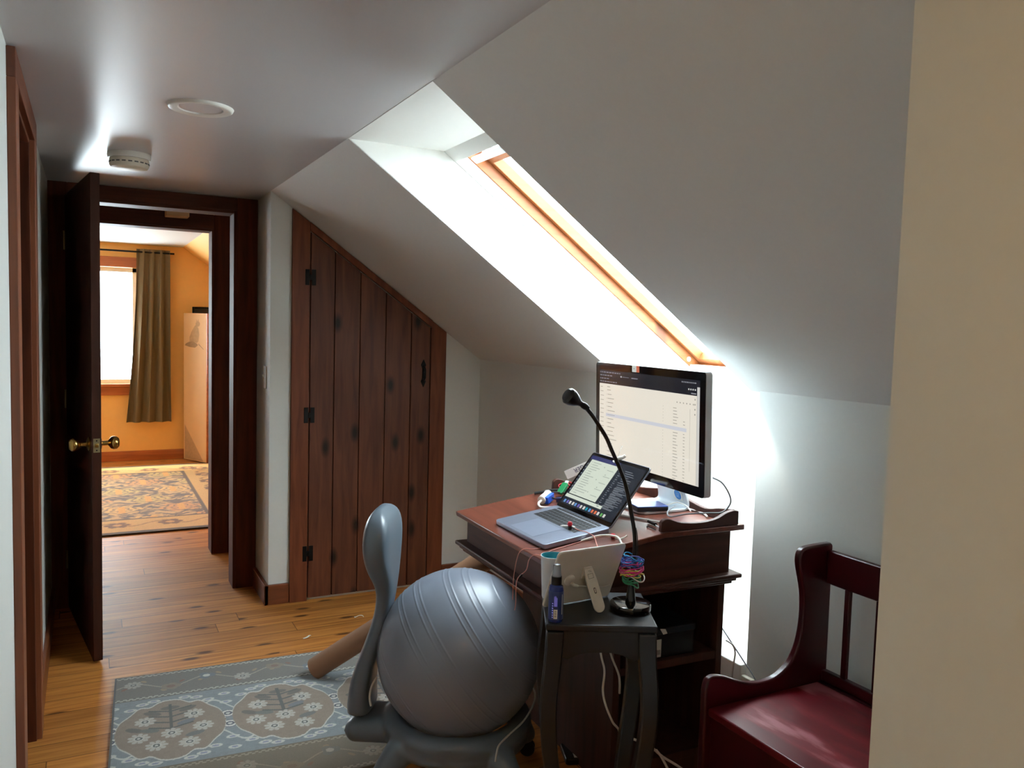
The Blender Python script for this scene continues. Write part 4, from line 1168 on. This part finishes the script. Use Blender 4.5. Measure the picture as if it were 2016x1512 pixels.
def patch(a, wdt, z0, z1, r, mi):
    mb.mi = mi; k = 4
    v0 = [mb.v((r*math.cos(a-wdt/2+wdt*i/k), r*math.sin(a-wdt/2+wdt*i/k), z0)) for i in range(k+1)]
    v1 = [mb.v((r*math.cos(a-wdt/2+wdt*i/k), r*math.sin(a-wdt/2+wdt*i/k), z1)) for i in range(k+1)]
    for i in range(k): mb.face([v0[i], v0[i+1], v1[i+1], v1[i]])
patch(view-.02, .5, .012, .036, .0195, 0)
for k in range(9):
    patch(view-.02, .3, .015+.0021*k, .0150+.0021*k+(.0012 if k % 3 else .0006), .0197, 1)
for k in range(6): patch(view+.02+.07*(k-3), .035, .044, .044+.022+.008*hsh(k, 3), .0195, 2)
for k in range(7): patch(view-.42, .10+.05*hsh(k, 1), .014+.006*k, .0165+.006*k, .0195, 2)
patch(view+.95, .12, .022, .074, .0195, 0)
obj('barcode', mb, [M['paper'], M['mark'], M['ic_violet']], lb, smooth=False)

# gooseneck lamp
t = thing('gooseneck_lamp', 'black gooseneck lamp with a round base on the black stand', 'lamp', (1.295, 1.752, .71))
LX, LYY = 1.295, 1.752
LF = Matrix.Translation((LX, LYY, .7105))
obj('lamp_base', MB(LF).lathe([(0, 0), (.0545, 0), (.0555, .002), (.0555, .015), (.054, .0175), (.050, .0185), (.0, .0192)], 56), M['black_gloss'], t)
obj('stem', MB(LF).lathe([(0, .019), (.0145, .019), (.0145, .024), (.011, .045), (.0075, .07), (.0062, .10), (0, .10)], 24), M['black_gloss'], t)
gpts = smooth_path([(LX, LYY, .80), (1.3045, 1.755, .86), (1.303, 1.757, .915), (1.292, 1.76, .971), (1.281, 1.76, 1.014), (1.267, 1.76, 1.056), (1.246, 1.76, 1.1), (1.222, 1.76, 1.143), (1.203, 1.76, 1.178), (1.180, 1.76, 1.209), (1.157, 1.76, 1.238), (1.132, 1.76, 1.263)], 6)
obj('gooseneck', MB().tube(gpts, [.0058]*30+[.0054]*(len(gpts)-30), 12), M['black'], t)
hd = Vector((-.80, 0, .44)).normalized(); HM = frame((1.132, 1.76, 1.263), Vector((0, 1, 0)), hd.cross(Vector((0, 1, 0))), hd)
obj('lamp_head', MB(HM).lathe([(0, -.012), (.0062, -.012), (.0085, -.004), (.0085, .006), (.0068, .012), (.009, .020), (.017, .034), (.0215, .048), (.0215, .058), (.016, .064), (.0, .066)], 28), M['black'], t)
mb = MB().tube(smooth_path([(LX+.005, LYY-.002, .80), (1.312, 1.752, .86), (1.312, 1.755, .905), (1.308, 1.758, .93)], 6), .0011, 6)
obj('thin_wire', mb, M['cable_black'], t)

# elastic hair ties wound round the stem: every loop is its own thing
def hair_tie(name, label, m_, z, r, tilt, azi, wob, off, group):
    """one elastic loop wound twice or more round the lamp stem"""
    pts = []; n = 44
    ph = wob*7.3
    for i in range(n):
        a = 2*math.pi*i/n
        rr = r*(1+.10*math.sin(2*a+ph)+.05*math.sin(3*a+ph*2))
        p = Vector((rr*math.cos(a), rr*math.sin(a), .0025*math.sin(3*a+ph)))
        pts.append(Matrix.Translation((LX+off[0], LYY+off[1], z)) @ Matrix.Rotation(azi, 4, 'Z') @ Matrix.Rotation(tilt, 4, 'X') @ p)
    o = obj(name, MB().tube(pts, .0016, 6, closed=True), m_, origin=(LX, LYY, z)); return tag(o, label, 'hair tie', group)
spec = [('blue', 'tie_blue', .8455, 5, 'blue elastic hair tie in the top tier wound on the lamp stem', 'blue hair ties'),
        ('pink', 'tie_pink', .828, 5, 'hot pink elastic hair tie in the second tier on the lamp stem', 'pink hair ties'),
        ('yellow', 'tie_yellow', .8125, 4, 'yellow elastic hair tie below the pink ones on the lamp stem', 'yellow hair ties'),
        ('green', 'tie_green', .7965, 5, 'green elastic hair tie lowest on the lamp stem', 'green hair ties')]
for ci, (nm, mk, z0, n, lab, grp) in enumerate(spec):
    for k in range(n):
        r_ = (.026, .030, .0285, .0235)[ci]*(.86+.24*hsh(k, ci+1))
        hair_tie('hair_tie', lab, M[mk], z0-.0032*k+.006*(hsh(k, ci)-.3), r_, R(8+16*hsh(k, ci+4)), 6.3*hsh(k+2, ci+7), k+ci*1.7, (.004*(hsh(k, 5)-.5), .004*(hsh(k, 6)-.5)), grp)
hair_tie('hair_tie', 'violet elastic hair tie slung steeply over the others on the lamp stem', M['tie_violet'], .838, .031, R(44), 2.6, 3.1, (.0, -.003), None)
hair_tie('hair_tie', 'pale yellow wide elastic hair tie sagging to one side of the lamp stem', M['paper'], .805, .030, R(24), .4, 9.1, (.006, 0), None)
hair_tie('hair_tie', 'cyan elastic hair tie highest of all on the lamp stem', M['tie_cyan'], .852, .027, R(16), 1.2, 4.4, (.004, 0), None)

# ================================================================== EARPHONES on the laptop and their cord over the desk edge
t = thing('earphones', 'pink corded earphones with red tips lying on the laptop and hanging off the desk', 'earphones', (1.37, 2.17, .815))
lt = lambda x, y, d=0.0: LM @ Vector((x, y, d))
e1 = lt(.135, -.100, .0)
mb = MB(); mb.lathe([(0, .0), (.007, .0), (.0065, .012), (0, .013)], 14, Matrix.Translation(e1+Vector((0, 0, .001))))
bud = obj('earbud', mb, M['black'], t)
obj('ear_tip', MB().lathe([(0, -.0085), (.006, -.007), (.0088, 0), (.006, .007), (0, .0085)], 18, Matrix.Translation(e1+Vector((.0, 0, .0185)))), M['bud_red'], bud)
obj('ear_hook', MB().tube(smooth_path([e1+Vector(v) for v in ((.012, -.012, .008), (.014, .004, .008), (.002, .016, .008), (-.016, .018, .01), (-.026, .012, .012))], 6), .0028, 8), M['cable_white'], bud)
e2 = Vector((1.440, 2.052, da(1.44)+.0088))
bud = obj('earbud', MB().lathe([(0, -.0085), (.006, -.007), (.0088, 0), (.006, .007), (0, .0085)], 18, Matrix.Translation(e2)), M['bud_red'], t)
obj('ear_hook', MB().tube(smooth_path([e2+Vector(v) for v in ((.004, -.007, -.004), (.010, -.022, -.005), (.020, -.034, .002), (.026, -.038, .008))], 6), .0026, 8), M['cable_white'], bud)
c1 = [e1+Vector((.012, -.012, .006)), lt(.150, -.135, .003), lt(.158, -.165, .003), Vector((1.385, 2.075, da(1.385)+.014)), Vector((1.372, 2.04, da(1.372)+.003)), Vector((1.352, 2.000, da(1.352)+.003))]
c2 = [e2+Vector((-.008, .006, -.004)), Vector((1.425, 2.085, da(1.425)+.003)), Vector((1.37, 2.090, da(1.37)+.003)), Vector((1.30, 2.087, da(1.30)+.003)), Vector((1.235, 2.082, da(1.235)+.003)), Vector((1.21, 2.06, da(1.21)+.003)), Vector((1.216, 2.03, da(1.216)+.003)), Vector((1.208, 2.015, da(1.208)+.004)), Vector((1.196, 2.04, da(1.196)+.004)), Vector((1.178, 2.075, .7855)), Vector((1.166, 2.09, .768)), Vector((1.160, 2.096, .735)), Vector((1.142, 2.118, .70)), Vector((1.140, 2.12, .62)), Vector((1.128, 2.128, .56)), Vector((1.118, 2.13, .515)), Vector((1.112, 2.135, .478)), Vector((1.118, 2.13, .463))]
c3 = [Vector((1.225, 2.125, da(1.225)+.003)), Vector((1.200, 2.135, da(1.2)+.003)), Vector((1.180, 2.148, .7845)), Vector((1.164, 2.156, .765)), Vector((1.152, 2.158, .70)), Vector((1.148, 2.155, .62)), Vector((1.136, 2.145, .57)), Vector((1.135, 2.132, .53)), Vector((1.142, 2.128, .49)), Vector((1.132, 2.128, .462))]
for nm, cc in (('cord', c1), ('cord', c2), ('cord', c3)):
    obj(nm, MB().tube(smooth_path(cc, 7), .0014, 6), M['cable_pink'], t)
obj('slider', MB().tube([(1.152, 2.106, .72), (1.147, 2.112, .708)], .0036, 8), M['black'], t)
mb = MB().tube(smooth_path([(1.35, 2.093, da(1.35)+.0035), (1.405, 2.075, da(1.405)+.012), (1.438, 2.035, da(1.438)+.012), (1.436, 2.005, da(1.436)+.004), (1.428, 1.99, .81), (1.41, 1.982, .78), (1.39, 1.975, .745)], 7), .0036, 8)
tag(obj('charger_cable', mb, M['cable_white']), 'thick white cable curving from the laptop side down behind the tablet', 'cable')

# ================================================================== BENCH
t = thing('bench', 'deep red painted wooden bench with curved end against the knee wall', 'bench', (1.72, 1.18, 0))
ep = [(1.474, 0), (1.474, .49), (1.478, .512)]
cur = smooth_path([(1.478, .512, 0), (1.486, .524, 0), (1.506, .529, 0), (1.545, .520, 0), (1.595, .499, 0), (1.65, .484, 0), (1.70, .481, 0), (1.745, .490, 0), (1.785, .516, 0), (1.812, .555, 0), (1.826, .605, 0), (1.830, .665, 0), (1.824, .725, 0), (1.810, .775, 0), (1.802, .812, 0), (1.806, .838, 0), (1.822, .851, 0), (1.86, .855, 0), (1.905, .856, 0)], 3)
prof = [(1.474, 0), (1.474, .49)]+[(p.x, p.y) for p in cur]+[(1.928, .856), (1.936, .85), (1.94, 0)]
for a, b in ((1.640, 1.664), (.70, .724)):
    obj('end_panel', MB().prism(prof, 'y', a, b), M['redside'], t, bevel=.006, seg=3, angle=50)
obj('seat', MB().box(1.484, 1.90, .7245, 1.6395, .423, .445), M['red'], t, bevel=.004)
obj('seat_back_strip', MB().box(1.9005, 1.937, .7245, 1.6395, .423, .446), M['redside'], t, bevel=.002)
obj('front_board', MB().box(1.496, 1.514, .7245, 1.6395, .03, .4225), M['redside'], t, bevel=.002)
obj('top_rail', MB().box(1.912, 1.934, .7245, 1.6395, .738, .836), M['redside'], t, bevel=.004)
obj('bottom_rail', MB().box(1.912, 1.934, .7245, 1.6395, .4465, .478), M['redside'], t, bevel=.003)
for k in range(8):
    y = 1.567-.105*k
    if y < .76: break
    obj('spindle', MB().box(1.916, 1.930, y-.0085, y+.0085, .4785, .7375), M['redside'], t, bevel=.002)

# ================================================================== BALL CHAIR
CA = math.atan2(-.527, .85)
CC = (1.03, 2.28, 0)
CM = Matrix.Translation(CC) @ Matrix.Rotation(CA, 4, 'Z')      # x = where the sitter faces, y = sideways
t = thing('ball_chair', 'grey plastic ball chair frame with a tall back beside the desk', 'chair', CC, CA)
# back rest: swept sections following the measured side outline
secs = [  # z, rear x, front x, half width
    (.890, -.262, -.250, .040), (.884, -.272, -.236, .075), (.868, -.284, -.222, .105), (.845, -.292, -.214, .126), (.81, -.297, -.210, .138), (.77, -.297, -.210, .138), (.73, -.292, -.209, .124), (.695, -.284, -.207, .098), (.665, -.272, -.206, .076), (.635, -.264, -.206, .064), (.60, -.262, -.210, .058), (.555, -.268, -.218, .055), (.50, -.283, -.232, .057), (.44, -.305, -.249, .064), (.38, -.328, -.264, .074), (.32, -.343, -.271, .084), (.26, -.347, -.268, .090), (.236, -.347, -.265, .090)]
mb = MB(CM); rings = []
for z, xr, xf, hw in secs:
    ring = []; n = 28
    for i in range(n):
        a = 2*math.pi*i/n
        c_, s_ = math.cos(a), math.sin(a)
        e_ = .5 if z > .64 else .7; yy = hw*math.copysign(abs(c_)**e_, c_); q = math.copysign(abs(s_)**e_, s_)
        x = (xr+xf)/2+(xf-xr)/2*q
        x += .10*(yy*yy)/.138*(.5 if z > .65 else .2)       # dished towards the sitter
        ring.append((x, yy, z))
    rings.append(ring)
mb.loft(rings); br = obj('backrest', mb, M['chair'], t, angle=70)
sb = br.modifiers.new('smooth', 'SUBSURF'); sb.levels = 1; sb.render_levels = 1
# lower frame: ring, rear socket and four legs blended into one moulding
mb = MB(CM)
ringp = [(.201*math.cos(2*math.pi*i/40), .201*math.sin(2*math.pi*i/40), .225) for i in range(40)]
mb.tube(ringp, .034, 12, closed=True)
mb.tube([(.201*math.cos(2*math.pi*i/40), .201*math.sin(2*math.pi*i/40), .190) for i in range(40)], .030, 12, closed=True)
for y_ in (-.052, -.026, 0, .026, .052):
    mb.tube([(-.335, y_*.8, .192), (-.325, y_, .192), (-.18, y_, .195)], [.026, .040, .040], 12)
for sx, sy in ((-1, -1), (-1, 1), (1, -1), (1, 1)):
    mb.tube(smooth_path([(sx*.13, sy*.14, .20), (sx*.165, sy*.175, .17), (sx*.195, sy*.20, .11), (sx*.215, sy*.215, .055)], 5), [.046]*5+[.042]*5+[.034]*5+[.026], 12)
bf = obj('base_frame', mb, M['chair'], t)
rm = bf.modifiers.new('blend', 'REMESH'); rm.mode = 'VOXEL'; rm.voxel_size = .007; rm.use_smooth_shade = True
sm = bf.modifiers.new('relax', 'SMOOTH'); sm.factor = .5; sm.iterations = 14
for sx, sy in ((-1, -1), (-1, 1), (1, -1), (1, 1)):
    W_ = Matrix.Translation((sx*.215, sy*.215, 0))
    mb = MB(CM @ W_)
    mb.lathe([(0, .034), (.012, .034), (.012, .062), (0, .062)], 14)
    mb.tube([(0, -.016, .026), (0, -.006, .026)], .0255, 20); mb.tube([(0, .006, .026), (0, .016, .026)], .0255, 20)
    obj('caster', mb, M['black'], t, bevel=.002)
# strap across the front of the frame and its eyelet
mb = MB(CM).tube(smooth_path([(.22, .02, .36), (.245, -.03, .318), (.22, -.105, .285), (.175, -.17, .264), (.150, -.205, .249), (.145, -.225, .232), (.143, -.2345, .215)], 6), .003, 8)
obj('elastic_cord', mb, M['cord_pale'], t)
mb = MB(CM).tube(smooth_path([(-.245, -.07, .37), (-.258, -.08, .345), (-.262, -.09, .315), (-.255, -.10, .29)], 5), .0035, 8)
obj('elastic_cord', mb, M['cord_pale'], t)
# the ball, a separate thing resting in the frame
bx = (r2*.82+u2*.57).normalized()
BM = frame((1.03, 2.28, .4385), bx.orthogonal(), bx.cross(bx.orthogonal()), bx)
RB = .256; prof = []
ridges = [-.84, -.70, -.66, -.215, -.15, .03, .10, .40, .46, .60, .66, .85]
k = 360
for i in range(k+1):
    th = math.pi*i/k; zc = -math.cos(th); r_ = RB
    for q in ridges: r_ += .0013*math.exp(-((zc-q)/.0065)**2)
    prof.append((max(0, r_*math.sin(th)), r_*zc))
prof[0] = (0, -RB); prof[-1] = (0, RB)
o = obj('exercise_ball', MB(BM).lathe(prof, 96), M['ball'], origin=(1.03, 2.28, .1825), angle=80)
tag(o, 'large grey ribbed exercise ball sitting in the chair frame', 'exercise ball')

# ================================================================== CARDBOARD TUBE
A_, B_ = Vector((.822, 3.232, .047)), Vector((1.400, 2.795, .575))
ax = (B_-A_).normalized(); A_ = A_-ax*.01
TMx = frame(A_, ax.orthogonal(), ax.cross(ax.orthogonal()), ax); LT = (B_-A_).length-.03
t = thing('cardboard_tube', 'long brown cardboard tube leaning from the rug onto the desk', 'tube', (.815, 3.235, 0))
obj('tube_wall', MB(TMx).lathe([(.036, 0), (.044, 0), (.044, LT), (.036, LT), (.036, 0.0)], 36), M['cardboard'], t)
obj('end_cap', MB(TMx).lathe([(0, .004), (.0358, .004), (.0358, .012), (0, .012)], 30), M['cardboard'], t)

# ================================================================== CABLES AND BITS ON THE FLOOR
def cable(label, pts, r, m_, name='cable', cat='cable', group=None):
    return tag(obj(name, MB().tube(smooth_path(pts, 7), r, 8), m_), label, cat, group)
cable('white wavy cable hanging behind the black stand under the desk', [(1.330, 1.945, .64), (1.332, 1.94, .52), (1.349, 1.94, .455), (1.346, 1.94, .395), (1.358, 1.94, .347), (1.385, 1.94, .29), (1.42, 1.95, .24), (1.43, 1.97, .12), (1.435, 2.02, .03), (1.44, 2.10, .004)], .0034, M['cable_white'])
cable('short slanting white cable against the desk upright behind the black stand', [(1.375, 1.96, .52), (1.387, 1.958, .48), (1.413, 1.955, .42), (1.425, 1.965, .36)], .0034, M['cable_white'])
cable('forked white cable draped in front of the lowest desk shelf', [(1.43, 1.968, .23), (1.50, 1.964, .195), (1.548, 1.960, .167), (1.593, 1.956, .127), (1.667, 1.950, .073), (1.72, 1.93, .02), (1.74, 1.88, .0045), (1.70, 1.80, .0045)], .004, M['cable_white'])
cable('short white cable branching down from the forked cable to the floor', [(1.562, 1.950, .158), (1.580, 1.948, .135), (1.597, 1.944, .105), (1.612, 1.940, .075), (1.63, 1.92, .02), (1.64, 1.87, .0045), (1.60, 1.80, .0045)], .004, M['cable_white'])
cable('thin grey cable slanting from the desk rear down to the floor outlet', [(1.92, 2.14, .50), (1.935, 2.08, .44), (1.955, 2.0, .36), (1.965, 1.95, .31), (1.97, 1.93, .245)], .0024, M['cable_grey'])
cable('white cable dropping down the rear upright of the desk to the floor', [(1.884, 2.01, .437), (1.890, 1.985, .430), (1.902, 1.984, .401), (1.897, 1.984, .359), (1.893, 1.984, .316), (1.90, 1.985, .20), (1.91, 1.99, .06), (1.915, 1.96, .0045), (1.90, 1.90, .0045)], .003, M['cable_white'])
t = thing('power_bar', 'black power bar with a white tag on the floor under the desk', 'power bar', (1.47, 2.25, 0))
PB = Matrix.Translation((1.485, 2.262, .0)) @ Matrix.Rotation(R(-20), 4, 'Z')
obj('bar_body', MB(PB).rounded(-.06, .05, -.055, .055, .0, .022, .01), M['black'], t, bevel=.003)
obj('white_tag', MB(PB).box(-.030, .010, -.045, .033, .0222, .0228), M['paper'], t)
mb = MB(PB)
for k in range(4): mb.box(-.024+.008*k, -.021+.008*k, -.03, .02, .0228, .0231)
obj('tag_print', mb, M['mark'], t, smooth=False)
t = thing('outlet_cover', 'pale wall raceway on the knee wall just behind the bench', 'raceway', (1.975, 1.85, .28))
obj('raceway', MB().prism([(XK, .30), (XK-.022, .29), (XK-.022, .25), (XK, .24)], 'y', 1.70, 1.965), M['plastic_white'], t, bevel=.003)
obj('outlet_box', MB().box(XK-.018, XK-.001, 1.968, 2.02, .0, .30), M['ivory'], t, bevel=.003)
for i, (x, y, lab) in enumerate(((.89, 3.68, 'curled white scrap of paper on the floor beside the cardboard tube'), (1.19, 3.845, 'tiny white scrap of paper on the floor near the plank door'))):
    mb = MB(Matrix.Translation((x, y, .0015)) @ Matrix.Rotation(.5+i*2.2, 4, 'Z'))
    pts = smooth_path([(-.02, .004, 0), (-.012, -.006, .004), (.004, -.004, .005), (.018, .008, .001), (.026, .006, 0)], 4)
    mb.loft([[tuple(p+Vector((0, -.004, 0))), tuple(p+Vector((0, .004, 0))), tuple(p+Vector((0, .004, .0012))), tuple(p+Vector((0, -.004, .0012)))] for p in pts])
    tag(obj('paper_scrap', mb, M['paper']), lab, 'paper scrap')

# ================================================================== LIGHT
wd = bpy.data.worlds.new('world'); sc.world = wd; wd.use_nodes = True
bg = wd.node_tree.nodes['Background']; bg.inputs[0].default_value = (.80, .91, 1.0, 1); bg.inputs[1].default_value = 7.6
sun = bpy.data.lights.new('sun', 'SUN'); sun.energy = 4; sun.angle = R(7); sun.color = (1, .95, .86)
so = bpy.data.objects.new('sun', sun); C.objects.link(so)
sd = Vector((.47, -.34, -.81)).normalized(); so.matrix_world = frame((0, 12, 8), sd.orthogonal(), sd.cross(sd.orthogonal())*-1, -sd)
# warm hall ceiling lamp behind the viewer
t = thing('ceiling_lamp', 'round glowing glass ceiling lamp with a brass rim in the hall', 'lamp', (.2, -.4, ZC))
LFx = Matrix.Translation((.2, -.4, ZC)) @ Matrix.Rotation(math.pi, 4, 'X')
obj('lamp_rim', MB(LFx).lathe([(0, 0), (.14, 0), (.145, .015), (.135, .02), (0, .02)], 32), M['brass'], t)
gm, gnt, gp_ = newmat('lamp_globe'); gp_.inputs['Emission Color'].default_value = (1, .65, .30, 1); gp_.inputs['Emission Strength'].default_value = 10.5; gp_.inputs['Base Color'].default_value = (.9, .8, .7, 1)
obj('lamp_shade', MB(LFx).lathe([(.13, .02), (.125, .05), (.10, .08), (.06, .098), (0, .104)], 32), gm, t)

sc.view_settings.view_transform = 'Standard'; sc.view_settings.look = 'None'
sc.view_settings.gamma = 1; sc.view_settings.use_curve_mapping = False
sc.view_settings.exposure = 1.5
